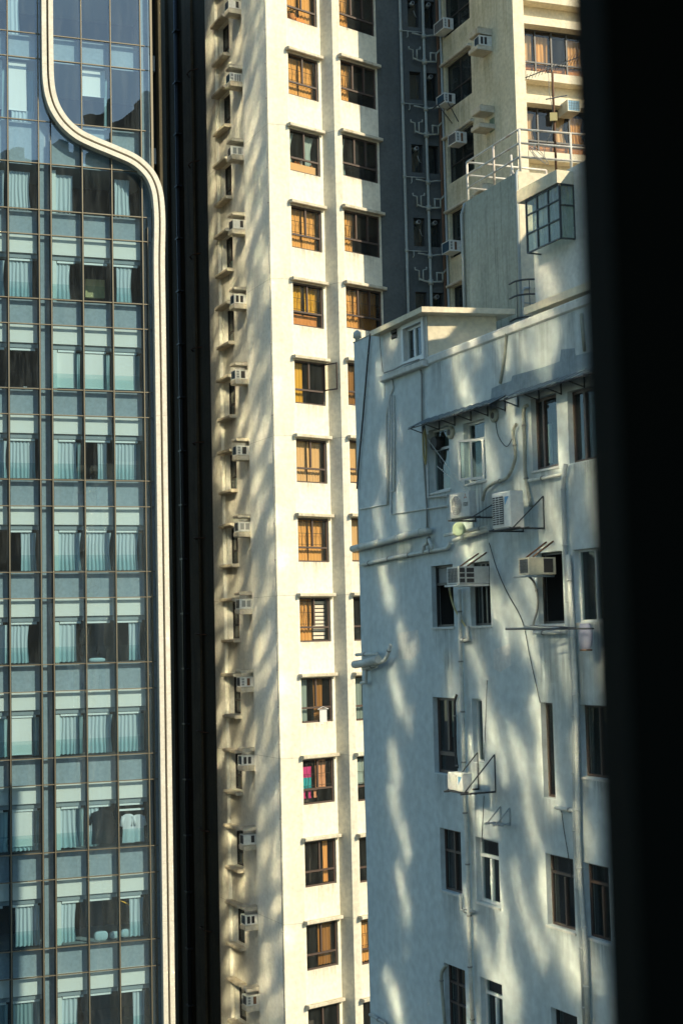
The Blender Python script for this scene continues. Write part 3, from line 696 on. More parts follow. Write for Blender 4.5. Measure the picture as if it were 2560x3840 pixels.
# ---- window air conditioners (local frame: x along the wall, -y outwards)
def aircon(label, w, dep, h, coil, vents, body='ac_white'):
    o = thing('air_conditioner', label, 'air conditioner', (0, 0, 0), None); ROOTLOC[o.name] = Vector((0, 0, 0))
    m_ = MB().m(body); t = .03
    m_.box(-w, 0, -dep + .03, 0, 0, h)
    for x0, x1, z0, z1 in ((-w, 0, 0, t), (-w, 0, h - t, h), (-w, -w + t, t, h - t), (-t, 0, t, h - t)): m_.box(x0, x1, -dep, -dep + .028, z0, z1)
    m_.build('casing', o)
    g = MB().m(coil); g.box(-w + t + .002, -t - .002, -dep + .008, -dep + .026, t + .002, h - t - .002)
    g.m('steel_dark')
    for j in range(1, 7): x = -w + t + (w - 2 * t) * j / 7; g.box(x - .004, x + .004, -dep - .002, -dep + .007, t + .003, h - t - .003)
    for j in range(1, 4): z = t + (h - 2 * t) * j / 4; g.box(-w + t + .003, -t - .003, -dep - .006, -dep - .003, z - .004, z + .004)
    g.build('grille', o)
    for y0, y1, z0, z1, mm in vents:
        v = MB().m(mm); v.box(.002, .006, -dep + y0 * dep, -dep + y1 * dep, z0 * h, z1 * h)
        v.m('steel_dark'); n = max(2, int((z1 - z0) * 7))
        v.build('vent', o)
    return o
VT = {'two': [(.12, .32, .15, .85, 'vent_dark'), (.42, .62, .15, .85, 'vent_dark')],
      'three': [(.1, .27, .66, .86, 'vent_grey'), (.1, .27, .4, .6, 'vent_grey'), (.1, .27, .14, .34, 'vent_grey'), (.4, .68, .12, .86, 'vent_dark')],
      'brown': [(.1, .27, .66, .86, 'vent_grey'), (.1, .27, .4, .6, 'vent_grey'), (.1, .27, .14, .34, 'vent_grey'), (.45, .65, .12, .86, 'vent_brown')],
      'slats': [(.08, .24, .6, .85, 'vent_grey'), (.08, .24, .2, .45, 'vent_grey'), (.34, .44, .15, .85, 'vent_grey'), (.5, .6, .15, .85, 'vent_grey'), (.66, .76, .15, .85, 'vent_grey')],
      'one': [(.5, .72, .2, .9, 'vent_dark')], 'pale': [(.15, .4, .2, .85, 'vent_grey'), (.5, .75, .2, .85, 'vent_grey')]}
protos = {}; rac = random.Random(4)
def place_ac(pl, u, z, kind, coil, label, w=.62, dep=.55, h=.37, body='ac_white', d0=.002):
    key = (kind, coil, w, dep, h, body)
    loc = pl.p(u + rac.uniform(-.05, .03), d0 - .0, z); th_ = pl.th + rac.gauss(0, .025)
    if key not in protos:
        o = aircon(label, w, dep, h, coil, VT[kind], body); protos[key] = o; o.location = loc; o.rotation_euler = (0, 0, th_)
    else: o = copy_tree(protos[key], label, None, loc, th_)
    o['group'] = 'window air conditioners on the cream tower'
    return o
ACS = [('one', 'coil_blue', 'half out of the frame at the very top'), ('slats', 'coil_blue', 'with five slats, level with the window below the plant'), ('pale', 'coil_grey', 'with two pale grey vents, level with the tied teal curtains'),
       ('one', 'coil_grey', 'with one black vent, level with curtains under the teal ones'), ('two', 'coil_blue', 'with two vents, level with the window above the open sash'), ('three', 'coil_blue', 'with blue coil, level with the open window sash'),
       ('three', 'coil_blue', 'with blue coil, level with the plain pale curtains'), ('pale', 'coil_grey', 'pale, level with the barred window below the pale curtains'), ('pale', 'coil_grey', 'with grey grille, level with the painted striped reflection'),
       ('brown', 'coil_grey', 'with three small vents and a brown slot, level with the white towel'), ('two', 'coil_blue', 'with blue coil, level with the pink and cyan laundry'), ('one', 'coil_grey', 'yellowed, level with the narrow orange curtain edges'),
       ('two', 'coil_blue', 'bluish white, level with the brown curtained window'), ('brown', 'coil_grey', 'lowest one on the dappled side')]
for k, (vk, coil, txt) in enumerate(ACS):
    place_ac(B, -2.6, slabz[0] - k * FH - .465, vk, coil, 'white air conditioner ' + txt, w=.44, dep=.58, h=.36, d0=-.118)
q1 = zr(1400, 0, 1.7422)
place_ac(LW, 1.31, CZ + 22.86, 'brown', 'coil_grey', 'rusty vented air conditioner at the top wing window, under the frame edge', w=.8, dep=.42, h=.42)
place_ac(LW, 1.31, CZ + 19.98, 'three', 'coil_blue', 'blue coiled air conditioner on bracket below the second wing window', w=.62, dep=.47, h=.38)
u_, z_ = LW.uz(*q1(605, 865)); place_ac(LW, u_, z_ - .42, 'brown', 'coil_grey', 'grey air conditioner over the third wing window beside the railing', w=.62, dep=.46, h=.42)
u_, z_ = LW.uz(*q1(570, 1570)); place_ac(LW, u_, z_ - .42, 'brown', 'coil_blue', 'lowest wing air conditioner, close to the stained rooftop wall', w=.66, dep=.47, h=.42)
place_ac(LW, 4.12, CZ + 21.75 - .655, 'two', 'coil_blue', 'air conditioner boxed between two concrete shelves on the wing wall', w=.42, dep=.5, h=.38)
bk = MB().m('steel_dark')
bk.bar(LW.p(1.0, .02, CZ + 19.3), LW.p(1.0, .6, CZ + 19.95), .018); bk.bar(LW.p(1.5, .02, CZ + 19.2), LW.p(1.5, .45, CZ + 19.9), .018); bk.bar(LW.p(.6, .6, CZ + 19.95), LW.p(1.5, .6, CZ + 19.95), .018)
single(bk, 'bracket', 'dark steel bracket under the blue coiled wing air conditioner', 'bracket', LW.p(1, 0, CZ + 19.2))
# balcony air conditioner: faces the camera over the balcony
BA = WF.off(-.44)
place_ac(BA, 2.36, CZ + 18.27, 'pale', 'coil_blue', 'beige framed air conditioner hanging out over the curtained balcony', w=.5, dep=.75, h=.42, body='ac_cream', d0=0)
# ---- pipes of the light well
wp = thing('drain_pipe', 'pale slim drain pipe with short side arms at the corner of the dark light well', 'pipe', W.p(.93, .07, 0))
m_ = MB().m('pipe_well'); m_.tube([W.p(.97, .08, 0), W.p(.97, .08, TOP)], .055); m_.build('pipe', wp)
for k in range(-1, 5):
    z = CZ + 23.15 - k * FH
    m_ = MB().m('pipe_well'); m_.tube([W.p(.99, .08, z), W.p(1.8, .08, z)], .022, 6); m_.tube([W.p(1.25, .08, z), W.p(1.25, .1, z - .2), W.p(1.2, .1, z - .26)], .02, 6); m_.tube([W.p(.97, .08, z - .06), W.p(.97, .08, z + .06)], .07); m_.build('branch', wp)
sp2 = thing('soil_stack', 'white soil stack with rows of branching pipe arms in the dark light well', 'pipe', W.p(1.86, .1, 0))
m_ = MB().m('pipe_well'); m_.tube([W.p(1.87, .16, 0), W.p(1.87, .16, TOP)], .055); m_.build('pipe', sp2)
for k in range(-1, 5):
    z1 = CZ + 22.96 - k * FH; z2 = CZ + 21.95 - k * FH
    m_ = MB().m('pipe_well')
    for s_ in (-1, 1): m_.tube([W.p(1.87 + s_ * .5, .22, z1 + .07), W.p(1.87 + s_ * .3, .2, z1 + .06), W.p(1.87, .18, z1)], .03, 6)
    m_.tube([W.p(1.87, .16, z1 - .08), W.p(1.87, .16, z1 + .08)], .09)
    m_.tube([W.p(1.40, .2, z2 + .1), W.p(1.6, .2, z2 + .03), W.p(1.87, .18, z2), W.p(2.15, .2, z2 + .02), W.p(2.34, .2, z2 + .04)], .036, 8)
    for u, t, o in ((1.40, .42, -.16), (1.56, .45, .14), (2.11, .36, 0), (2.34, .4, 0)):
        m_.tube([W.p(u, .2, z2 + .03), W.p(u, .2, z2 + t), W.p(u + o, .2, z2 + t + .03), W.p(u + o, .2, z2 + t + .12)] if o else [W.p(u, .2, z2 + .03), W.p(u, .2, z2 + t)], .03, 6)
    m_.bar(W.p(2.08, .2, z2 + .37), W.p(2.37, .2, z2 + .37), .03); m_.tube([W.p(2.36, .2, z2 + .36), W.p(2.5, .25, z2 + .52)], .035, 6); m_.tube([W.p(1.87, .16, z2 - .1), W.p(1.87, .16, z2 + .1)], .095)
    m_.build('branch', sp2)
lp = MB().m('rust'); lp.tube([LW.p(.16, .08, 0), LW.p(.16, .08, TOP)], .06); lp.m('pvc_grey'); lp.tube([LW.p(.36, .06, 0), LW.p(.36, .06, TOP)], .045)
single(lp, 'wall_pipes', 'rust brown and grey pipes side by side at the inner wing corner', 'pipe', LW.p(.2, .05, 0))
# ---- laundry on the cream tower
a, b, c, e = h1[9]; zt = c + (e - c) * .33
mb = MB().m('cloth_white'); mb.sheet([[C.p(b - .62 + .34 * x / 6, .0 + .02 * math.sin(x), zt - .1 - .5 * y / 5) for x in range(7)] for y in range(6)]); tw = tag(mb.build('towel', None, C.p(b - .4, 0, zt - .6)), 'small white towel drying on a hanger at a dark bay window', 'towel')
mb = MB().m('cloth_white'); mb.bar(C.p(b - .72, .0, zt - .07), C.p(b - .2, .0, zt - .07), .012); mb.bar(C.p(b - .72, .0, zt - .07), C.p(b - .46, .0, zt + .02), .01); mb.bar(C.p(b - .2, .0, zt - .07), C.p(b - .46, .0, zt + .02), .01); mb.build('hanger', tw)
a, b, c, e = h1[10]; zt = c + (e - c) * .33
def garment(label, u0, u1, z0, z1, mats, d=-.22, pl=C):
    o = thing('hanging_dress', label, 'laundry', pl.p((u0 + u1) / 2, d, z0)); n = len(mats)
    for i, m in enumerate(mats):
        q = MB(); za, zb = z1 + (z0 - z1) * i / n, z1 + (z0 - z1) * (i + 1) / n; curtain(q, pl, u0, u1, d, zb, za, m, folds=4, amp=.025, seed=i + int(u0 * 50)); q.build(('skirt', 'bodice')[i % 2], o)
    return o
garment('pink and cyan dress drying behind the bay window grille', a + .07, a + .55, c + .55, e - .28, ['cloth_pink', 'cloth_cyan'])
for j, (x, m, t) in enumerate(((.12, 'cloth_pink', 'short pink cloth at the left'), (.37, 'cloth_pink', 'wider pink cloth in the middle'), (.62, 'cloth_peach', 'peach cloth'))):
    q = MB(); curtain(q, C, a + x, a + x + .16, -.2, c + .2, zt - .05, m, folds=3, amp=.02, seed=j, gather=.2); tag(q.build('hanging_cloth', None, C.p(a + x, -.2, c + .2)), t + ' hanging low under the drying pink and cyan dress', 'laundry')
a, b, c, e = h2[10]; garment('pale cyan cloth behind the grille next to the white block corner', a + .08, a + .5, c + .6, e - .1, ['curtain_teal'], pl=C2)
# window box plant and sill clutter
a, b, c, e = h1[0]; pt = thing('potted_plant', 'leafy green plant on the windowsill of the topmost bay window', 'plant', C.p(a + .45, -.25, c))
q = MB().m('leaf'); rr = random.Random(5)
for i in range(90):
    p0 = C.p(a + .42 + rr.gauss(0, .13), -.25 + rr.gauss(0, .07), c + .38 + abs(rr.gauss(0, .1))); v = Vector((rr.gauss(0, 1), rr.gauss(0, 1), rr.gauss(0, .6))).normalized() * .05; w_ = v.cross(Vector((rr.random(), rr.random(), 1))).normalized() * .02
    q.face(p0 - v, p0 + w_, p0 + v, p0 - w_)
q.build('leaves', pt); q = MB().m('wood'); q.tube([C.p(a + .42, -.25, c + .06), C.p(a + .42, -.25, c + .34)], [.09, .12], 12); q.build('pot', pt)
mb = MB().m('orange_box'); mb.pbox(C, a + .6, a + 1.0, -.4, -.2, c + .06, c + .2); mb.pbox(C, a + .62, a + .98, -.38, -.22, c + .2, c + .26); single(mb, 'orange_box', 'orange storage box beside the plant in the topmost bay window', 'box', C.p(a + .8, -.3, c + .06))
a, b, c, e = h1[2]; mb = MB().m('curtain_pale'); mb.pbox(C, a + .06, b - .06, -.3, -.2, c + .06, c + .38); mb.m('wood')
single(mb, 'sill_board', 'tan board along the sill below the tied teal curtains', 'board', C.p(a, -.3, c + .06))
for j, (x, m, t, hh_) in enumerate(((.1, 'logo_red', 'small red jar on the sill board, at its left end', .12), (.45, 'orange_box', 'two orange tubs on the sill board', .1), (.72, 'sign_paper', 'slim pale bottle on the sill board', .16), (1.2, 'cloth_peach', 'peach cup on the right end of the sill board', .1))):
    mb = MB().m(m); p0 = C.p(a + x, -.25, c + .38); mb.tube([p0, p0 + Vector((0, 0, hh_ * .7)), p0 + Vector((0, 0, hh_))], [.05, .05, .03], 8)
    if 'two' in t: p1 = C.p(a + x + .14, -.25, c + .38); mb.tube([p1, p1 + Vector((0, 0, hh_))], .05, 8)
    single(mb, 'jar', t.replace('two orange tubs', 'pair of orange tubs'), 'jar', p0)
# ------------------------------------------------------------------ white block on the right
ROOFZ = CZ + 6.37
wb_ = thing('white_block', 'white painted low block with dappled wall, many pipes and dark windows', 'building', (D.P.x, D.P.y, 0))
rz_ = lambda y0: zr(1300, y0, 1.568)
r1, r2, r3, r4, r5 = rz_(1100), rz_(1800), rz_(2500), rz_(2500), rz_(3100)
def rect(tl, br, bl=None):
    u0, z1 = D.uz(*tl); u1, z0 = D.uz(*br)
    if bl: u0 = (u0 + D.uz(*bl)[0]) / 2; z0 = D.uz(*bl)[1]
    return (u0, u1, z0, z1)
WN = {
 1: rect(r1(480, 808), r1(607, 1150), r1(486, 1175)), 2: rect(r1(683, 768), r1(818, 1100), r1(692, 1122)),
 3: rect(r1(1080, 625), r1(1243, 1008), r1(1090, 1045)), 4: rect(r1(1295, 580), r1(1480, 962), r1(1305, 1003)),
 5: rect(r2(498, 507), r2(631, 858), r2(499, 866)), 6: rect(r2(722, 487), r2(848, 848), r2(727, 858)),
 7: rect(r2(1112, 432), r2(1278, 842), r2(1127, 848)), 8: rect(r2(1322, 412), r2(1530, 828), r2(1350, 838)),
 9: rect(r3(503, 178), r3(651, 632), r3(515, 622)), 10: rect(r3(732, 187), r3(803, 552), r3(745, 560)),
 11: rect(r3(1138, 210), r3(1226, 770), r3(1155, 766)), 12: rect(r3(1358, 222), r3(1560, 655), r3(1388, 645)),
 13: rect(r3(545, 945), r3(678, 1332), r3(555, 1310)), 14: rect(r3(753, 998), r3(901, 1408), r3(765, 1378)),
 15: rect(r3(1163, 1095), r5(1343, 612), r5(1180, 575)), 16: rect(r3(1388, 1148), r5(1550, 682), r5(1405, 645)),
 17: rect(r5(568, 797), r5(704, 1225), r5(582, 1190)), 18: rect(r5(781, 880), r5(921, 1270), r5(795, 1240)),
 19: rect(r5(1197, 1058), r5(1366, 1500), r5(1210, 1460)), 20: rect(r5(1420, 1150), r5(1570, 1570), r5(1430, 1540))}
mb = MB()
uR, uH = 14.5, 4.114
wall(mb, D, 0.05, 1.75, 0, CZ + 7.57, (), wm='white_paint')
wall(mb, D, 1.75, uR, 0, ROOFZ, [w for w in WN.values()], rd=.22, wm='white_paint')
P = D.p
mb.m('white_paint')
mb.face(P(.05, 0, 0), P(.05, 0, CZ + 7.57), P(.05, -5.5, CZ + 7.57), P(.05, -5.5, 0)); mb.face(P(uR, 0, 0), P(uR, -5.5, 0), P(uR, -5.5, ROOFZ), P(uR, 0, ROOFZ)); mb.face(P(.05, -5.5, 0), P(.05, -5.5, ROOFZ), P(uR, -5.5, ROOFZ), P(uR, -5.5, 0))
mb.face(P(1.75, 0, ROOFZ), P(1.75, -.25, ROOFZ), P(1.75, -.25, CZ + 7.57), P(1.75, 0, CZ + 7.57)); mb.face(P(.05, 0, CZ + 7.57), P(1.75, 0, CZ + 7.57), P(1.75, -.25, CZ + 7.57), P(.05, -.25, CZ + 7.57)); mb.face(P(.05, -.25, CZ + 7.57), P(1.75, -.25, CZ + 7.57), P(1.75, -.25, ROOFZ), P(.05, -.25, ROOFZ))
mb.face(P(.05, -.2, ROOFZ - .5), P(uR, -.2, ROOFZ - .5), P(uR, -5.5, ROOFZ - .5), P(.05, -5.5, ROOFZ - .5)); mb.face(P(1.75, -.2, ROOFZ - .5), P(uR, -.2, ROOFZ - .5), P(uR, -.2, ROOFZ), P(1.75, -.2, ROOFZ))
mb.build('wall', wb_)
mb = MB().m('old_white'); mb.bev(D, uH + .02, uR, -.22, .05, ROOFZ - .10, ROOFZ + .10, .03); mb.build('parapet_cap', wb_)
mb = MB().m('stained_concrete'); mb.pbox(D, .02, 1.75, -.26, .01, CZ + 7.57, CZ + 7.60); mb.build('parapet_cap', wb_)
mb = MB()
for k, w in WN.items(): room(mb, D, w[0], w[1], w[2], w[3], -.225, -1.6)
mb.build('interior', wb_)
def dwin(k, fm, gm, vm=(), hm=(), fw=.045, d=-.12): return winpart(D, wb_, *WN[k], d, fm, gm, vm, hm, fw)
def strips(w, k, spots, m='reflection_beige'):  # beige bars behind the glass drawn in place of its sunlit reflections
    a, b, c, e = WN[k]; q = MB().m(m)
    for x0, x1, z in spots: q.pbox(D, a + (b - a) * x0, a + (b - a) * x1, -.9, -.8, c + (e - c) * z, c + (e - c) * z + .12)
    q.build('reflection_strip', w)
w = dwin(1, 'frame_white', 'glass_dark', hm=(.68,)); q = MB(); curtain(q, D, WN[1][0] + .08, WN[1][0] + .45, -.4, WN[1][2] + .05, WN[1][2] + 1.3, 'curtain_dim'); q.build('curtain', w)
q = MB().m('vent_dark'); u, z = WN[1][0] + .3, WN[1][3] - .33; q.tube([D.p(u, -.16, z), D.p(u, .04, z)], .16, 14); q.build('vent', w)
w = dwin(2, 'frame_white', 'glass_dark', hm=(.7,)); strips(w, 2, [(.4, .95, .25), (.4, .95, .6)])
a, b, c, e = WN[2]
OS = D.sub(b - .05, 62); OS.P = D.P + D.U * (b - .04) + D.N * .0
OS.U = (-D.U * .80 + D.N * .6).normalized(); OS.N = Vector((OS.U.y, -OS.U.x, 0)) * -1
q = MB(); frame(q, OS, 0, .62, c + .02, c + (e - c) * .68, .02, fw=.05, fd=.04, m='frame_white'); q.m('frame_white'); q.pbox(OS, .29, .32, -.02, .02, c + .07, c + (e - c) * .68 - .05); so = q.build('open_sash', wb_); q = MB().m('glass_dark'); q.pq(OS, .04, .58, 0, c + .06, c + (e - c) * .66); q.build('pane', so)
for k in (3, 4):
    w = dwin(k, 'frame_brown', 'glass_dark', vm=(.3 if k == 3 else .42,), fw=.06)
    a, b, c, e = WN[k]; q = MB().m('groove' if k == 3 else 'vent_grey')
    for j in range(34): q.pbox(D, a + (b - a) * .36, b - .07, -.33, -.29, c + .1 + j * (e - c - .2) / 34, c + .1 + (j + .55) * (e - c - .2) / 34)
    q.build('blind', w)
    q = MB().m('sign_paper' if k == 3 else 'vent_grey'); q.pbox(D, a + (b - a) * .14, a + (b - a) * .24, -.34, -.3, c + .15, c + (e - c) * .65); q.build('shutter_strip', w)
mb = MB(); frame(mb, D, *WN[5], -.12, hm=(.7,), m='frame_dark'); w = mb.build('window', wb_); q = MB().m('vent_grey'); q.pbox(D, WN[5][0] + .05, WN[5][1] - .05, -.2, -.17, WN[5][2] + .71 * (WN[5][3] - WN[5][2]), WN[5][3] - .06); q.build('upper_panel', w)
w = dwin(6, 'frame_dark', 'glass_dark', vm=(.38, .62)); strips(w, 6, [(.7, .98, .33)])
mb = MB(); frame(mb, D, *WN[7], -.12, m='frame_dark'); w = mb.build('window', wb_)
w = dwin(8, 'frame_white', 'glass_dark', vm=(.55,)); strips(w, 8, [(.1, .4, .42), (.5, .75, .45), (.5, .75, .1)])
w = dwin(9, 'frame_brown', 'glass_dark', vm=((.48, .27, 1),), hm=(.26,), fw=.07); q = MB(); curtain(q, D, WN[9][0] + .1, WN[9][0] + .4, -.4, WN[9][2] + .8, WN[9][3] - .1, 'curtain_dim'); q.build('curtain', w)
w = dwin(10, 'frame_white', 'glass_dark', fw=.05); q = MB().m('interior_grey'); q.pbox(D, WN[10][0] + .15, WN[10][1], -.7, -.6, WN[10][3] - .6, WN[10][3] - .1); q.build('cupboard', w)
w = dwin(11, 'frame_brown', 'glass_dark', fw=.05); strips(w, 11, [(.2, .95, .36), (.2, .95, .09), (.2, .95, .74)])
w = dwin(12, 'frame_brown', 'glass_dark', vm=(.5,))
w = dwin(13, 'frame_brown', 'glass_dark', vm=((.5, .63, 0) if False else .5,), hm=(.64,))
w = dwin(14, 'frame_white', 'glass_dark', vm=((.46, 0, .7),), hm=(.72,), fw=.055); strips(w, 14, [(.6, .95, .55), (.6, .95, .25)]); grille(w, D, WN[14][0] + .5, WN[14][1] - .07, WN[14][2] + .1, WN[14][3] - .1, -.28)
q = MB().m('sign_paper'); q.pbox(D, WN[14][0] + .28, WN[14][0] + .46, -.19, -.175, WN[14][2] + .36, WN[14][2] + .55); q.build('notice', w)
w = dwin(15, 'frame_brown', 'glass_dark', vm=((.52, 0, .72),), hm=(.74,)); strips(w, 15, [(.15, .45, .5), (.6, .95, .48), (.15, .45, .2), (.6, .95, .18), (.6, .85, .8), (.6, .85, .9)])
w = dwin(16, 'frame_brown', 'glass_dark', vm=((.55, 0, .72),), hm=(.74,)); strips(w, 16, [(.2, .5, .5), (.2, .5, .25)])
w = dwin(17, 'frame_brown', 'glass_dark', vm=(.45,), hm=(.42, .72)); q = MB(); curtain(q, D, WN[17][0] + .2, WN[17][1] - .05, -.35, WN[17][2] + .05, WN[17][3] - .1, 'curtain_brown'); q.build('curtain', w)
w = dwin(18, 'frame_white', 'glass_dark', vm=((.5, 0, .73),), hm=(.75,)); q = MB(); curtain(q, D, WN[18][0] + .4, WN[18][1] - .05, -.35, WN[18][2] + .05, WN[18][3] - .1, 'curtain_dim'); q.build('curtain', w)
w = dwin(19, 'frame_dark', 'glass_dark', hm=(.74,)); w = dwin(20, 'frame_dark', 'glass_dark', hm=(.74,))
for k in (1, 2, 3, 5, 6, 7, 8, 12, 13, 14, 15, 16): q = MB().m('old_white'); q.pbox(D, WN[k][0] - .03, WN[k][1] + .03, .003, .03, WN[k][2] - .05, WN[k][2] - .01); q.build('sill', wb_)
worn('patch_blue', (.30, .36, .39), (.24, .30, .33), (.18, .21, .21), big=1.2, streak=.6, bump=.2)
pp = [(840, 690), (850, 560), (905, 535), (965, 515), (972, 485), (1160, 432), (1250, 400), (1258, 330), (1338, 322), (1345, 365), (1470, 335), (1470, 470), (1100, 570), (900, 627), (882, 640), (876, 690)]
mb = MB().m('patch_blue'); mb.face(*[D.p(D.uz(*r1(*p))[0], .004, D.uz(*r1(*p))[1]) for p in pp][::-1]); mb.build('repair_patch', wb_)
for pts, m_ in (([(300, 900), (420, 880), (430, 1010), (380, 1060), (305, 1050)], 'old_white'), ([(860, 1000), (960, 960), (965, 1090), (900, 1130), (862, 1110)], 'old_white')):
    mb = MB().m(m_); mb.face(*[D.p(D.uz(*r2(*p))[0], .0035, D.uz(*r2(*p))[1]) for p in pts][::-1]); mb.build('repair_patch', wb_)
# awnings
def awning(label, px0, px1, dd, tilt, root_u=None):
    u0, z0 = D.uz(*px0, dd); u1, z1 = D.uz(*px1, dd); u1 = max(u1, u0 + 1)
    o = thing('awning', label, 'awning', D.p(u0, 0, z0)); q = MB().m('awning_metal'); n = int((u1 - u0) / .16); t = .012
    P = D.p
    for j in range(n):
        a, b = u0 + (u1 - u0) * j / n, u0 + (u1 - u0) * (j + 1) / n; h = .012 * (j % 2)
        q.box8([P(a, dd, z0 + h), P(b, dd, z0 + h), P(b, .01, z0 + tilt + h), P(a, .01, z0 + tilt + h), P(a, dd, z0 + t + h), P(b, dd, z0 + t + h), P(b, .01, z0 + tilt + t + h), P(a, .01, z0 + tilt + t + h)])
    q.build('sheet', o)
    k = max(3, int((u1 - u0) / .62))
    for j in range(k):
        u = u0 + .05 + (u1 - u0 - .1) * j / (k - 1)
        q = MB().m('steel_dark'); q.bar(P(u, .02, z0 - .14), P(u, .02, z0 + tilt - .01), .015); q.bar(P(u, dd - .03, z0 - .012), P(u, .02, z0 + tilt - .02), .012); q.bar(P(u, .02, z0 - .12), P(u, dd - .04, z0 - .015), .012); q.build('bracket', o)
    q = MB().m('steel_dark'); q.bar(P(u0, dd - .01, z0 - .02), P(u1, dd - .01, z0 - .02), .014); q.build('front_bar', o)
    return o
awning('grey metal sheet awning above the casement that stands open', r1(358, 794), r1(838, 632), .42, .2)
awning('longer blue grey metal awning above the brown framed windows', r1(898, 628), r1(1440, 468), .42, .2)
it = [(D, w[0] - .08, w[1] + .08, .006, w[2] - rs.uniform(.7, 1.5), w[2] - .02) for w in WN.values()]
it += [(D, 4.2 + j * .9, 4.9 + j * .9, .0065, ROOFZ - 1.2 - rs.random(), ROOFZ - .12) for j in range(9)]
stains('stain_pattern', wb_, 'stain_grey', it)
stains('stain_pattern', wb_, 'stain_green', [(D, 5.6, 7.1, .007, CZ + .9, CZ + 3.2), (D, 7.2, 8.6, .007, CZ + 1.2, CZ + 3.4), (D, 8.2, 10.6, .007, CZ - 3.0, CZ - .2), (D, 5.2, 5.9, .007, CZ - 5.5, CZ - 3.4), (D, .3, 3.6, .007, CZ + 1.2, CZ + 2.4), (D, 4.4, 4.9, .007, CZ - 2, CZ - .2)])
# split air conditioners
def condenser(label, tl, br_fan, br_side, dd, kind, fan='coil_grey', logo=None, body='ac_grey'):
    """tl: top left of the fan face (outer), br_fan: bottom right corner of the fan face, br_side: bottom right of the side face at the wall side"""
    u0, z1 = D.uz(*tl, dd); u1, z0 = D.uz(*br_fan, dd)
    d1 = .12
    for k in range(200):
        d1 = dd - k * .005
        if D.uz(*br_side, d1)[0] <= u1 + 0.0 or d1 < .04: break
    o = thing('outdoor_unit', label, 'air conditioner', D.p(u0, d1, z0)); P = D.p
    q = MB().m(body); q.bev(D, u0, u1, d1, dd, z0, z1, .02); q.build('casing', o)
    f = .62 if kind != 'slats' else .62
    a, b, c, e = u0 + (u1 - u0) * .05, u0 + (u1 - u0) * f, z0 + (z1 - z0) * .1, z1 - (z1 - z0) * .12
    if kind == 'round':
        q = MB().m(fan); cx, cz_, R = (a + b) / 2, (c + e) / 2, min(b - a, e - c) / 2
        ring = [P(cx + R * math.cos(t * math.pi / 14), dd + .006, cz_ + (e - c) / 2 * math.sin(t * math.pi / 14)) for t in range(28)]; q.face(*ring)
        q.m('ac_white')
        for r in range(1, 6): q.tube([P(cx + R * r / 5 * math.cos(t * math.pi / 14), dd + .014, cz_ + (e - c) / 2 * r / 5 * math.sin(t * math.pi / 14)) for t in range(29)], .006, 4, False)
        for t in range(8): q.bar(P(cx, dd + .014, cz_), P(cx + R * math.cos(t * .785), dd + .014, cz_ + (e - c) / 2 * math.sin(t * .785)), .005)
    else:
        q = MB().m(fan); q.pbox(D, a, b, dd + .003, dd + .01, c, e); q.m('ac_white'); n = 13 if kind == 'grid' else 20
        for j in range(n + 1): z = c + (e - c) * j / n; q.pbox(D, a, b, dd + .012, dd + .02, z - .006, z + .006)
        if kind == 'grid':
            for j in range(1, 3): u = a + (b - a) * j / 3; q.pbox(D, u - .005, u + .005, dd + .021, dd + .026, c, e)
    q.build('fan_grille', o)
    # side handles
    SP = D.sub(u1, 65.5); q = MB().m('vent_dark')
    for zf in (.62, .8): q.pbox(SP, .0, .1, .004, .008, z0 + (z1 - z0) * zf, z0 + (z1 - z0) * zf + .04); 
    for v in q.v: v -= (SP.N.x * 0) * Vector((0, 0, 0))
    if logo:
        q2 = MB().m(logo)
        if logo == 'logo_blue': q2.face(P(b + .06, dd + .004, e - .02), P(b + .22, dd + .004, e - .02), P(b + .06, dd + .004, e - .2))
        else:                                          # three diamonds and a short line of lettering under them
            cx, cz_ = (b + u1) / 2, e - .05; r = .045
            for dx, dz in ((0, r), (-r * .87, -r * .5), (r * .87, -r * .5)):
                ax, az_ = dx, dz; px_, pz_ = -dz * .5, dx * .5
                q2.face(P(cx, dd + .004, cz_), P(cx + dx * .8 + px_, dd + .004, cz_ + dz * .8 + pz_), P(cx + dx * 1.6, dd + .004, cz_ + dz * 1.6), P(cx + dx * .8 - px_, dd + .004, cz_ + dz * .8 - pz_))
            q2.m('vent_dark')
            for j in range(4):
                x = cx - .09 + j * .055; q2.pbox(D, x, x + .008, dd + .001, dd + .005, cz_ - .2, cz_ - .12); q2.pbox(D, x + .009, x + .038, dd + .001, dd + .005, cz_ - .135, cz_ - .122); q2.pbox(D, x + .009, x + .032, dd + .001, dd + .005, cz_ - .17, cz_ - .158); q2.pbox(D, x + .009, x + .038, dd + .001, dd + .005, cz_ - .2, cz_ - .188)
        q2.build('emblem', o)
    return u0, u1, z0, z1, d1
g5 = zr(1550, 1450, 2.851)
U1 = condenser('pale outdoor unit with round fan on shelf under the hanging wires', g5(384, 1150), g5(598, 1385), g5(668, 1355), .62, 'round', 'coil_grey', 'logo_red')
U2 = condenser('large outdoor unit with barred fan on an iron bracket shelf', g5(832, 1145), g5(1042, 1500), g5(1178, 1470), .72, 'grid', 'vent_dark', 'logo_blue', 'ac_white')
g6 = zr(1560, 2550, 3.564)
U5 = condenser('small outdoor unit with slatted grille and blue flash on tilted frame', g6(418, 1228), g6(620, 1500), g6(745, 1470), .75, 'slats', 'vent_grey', 'logo_blue', 'ac_white')
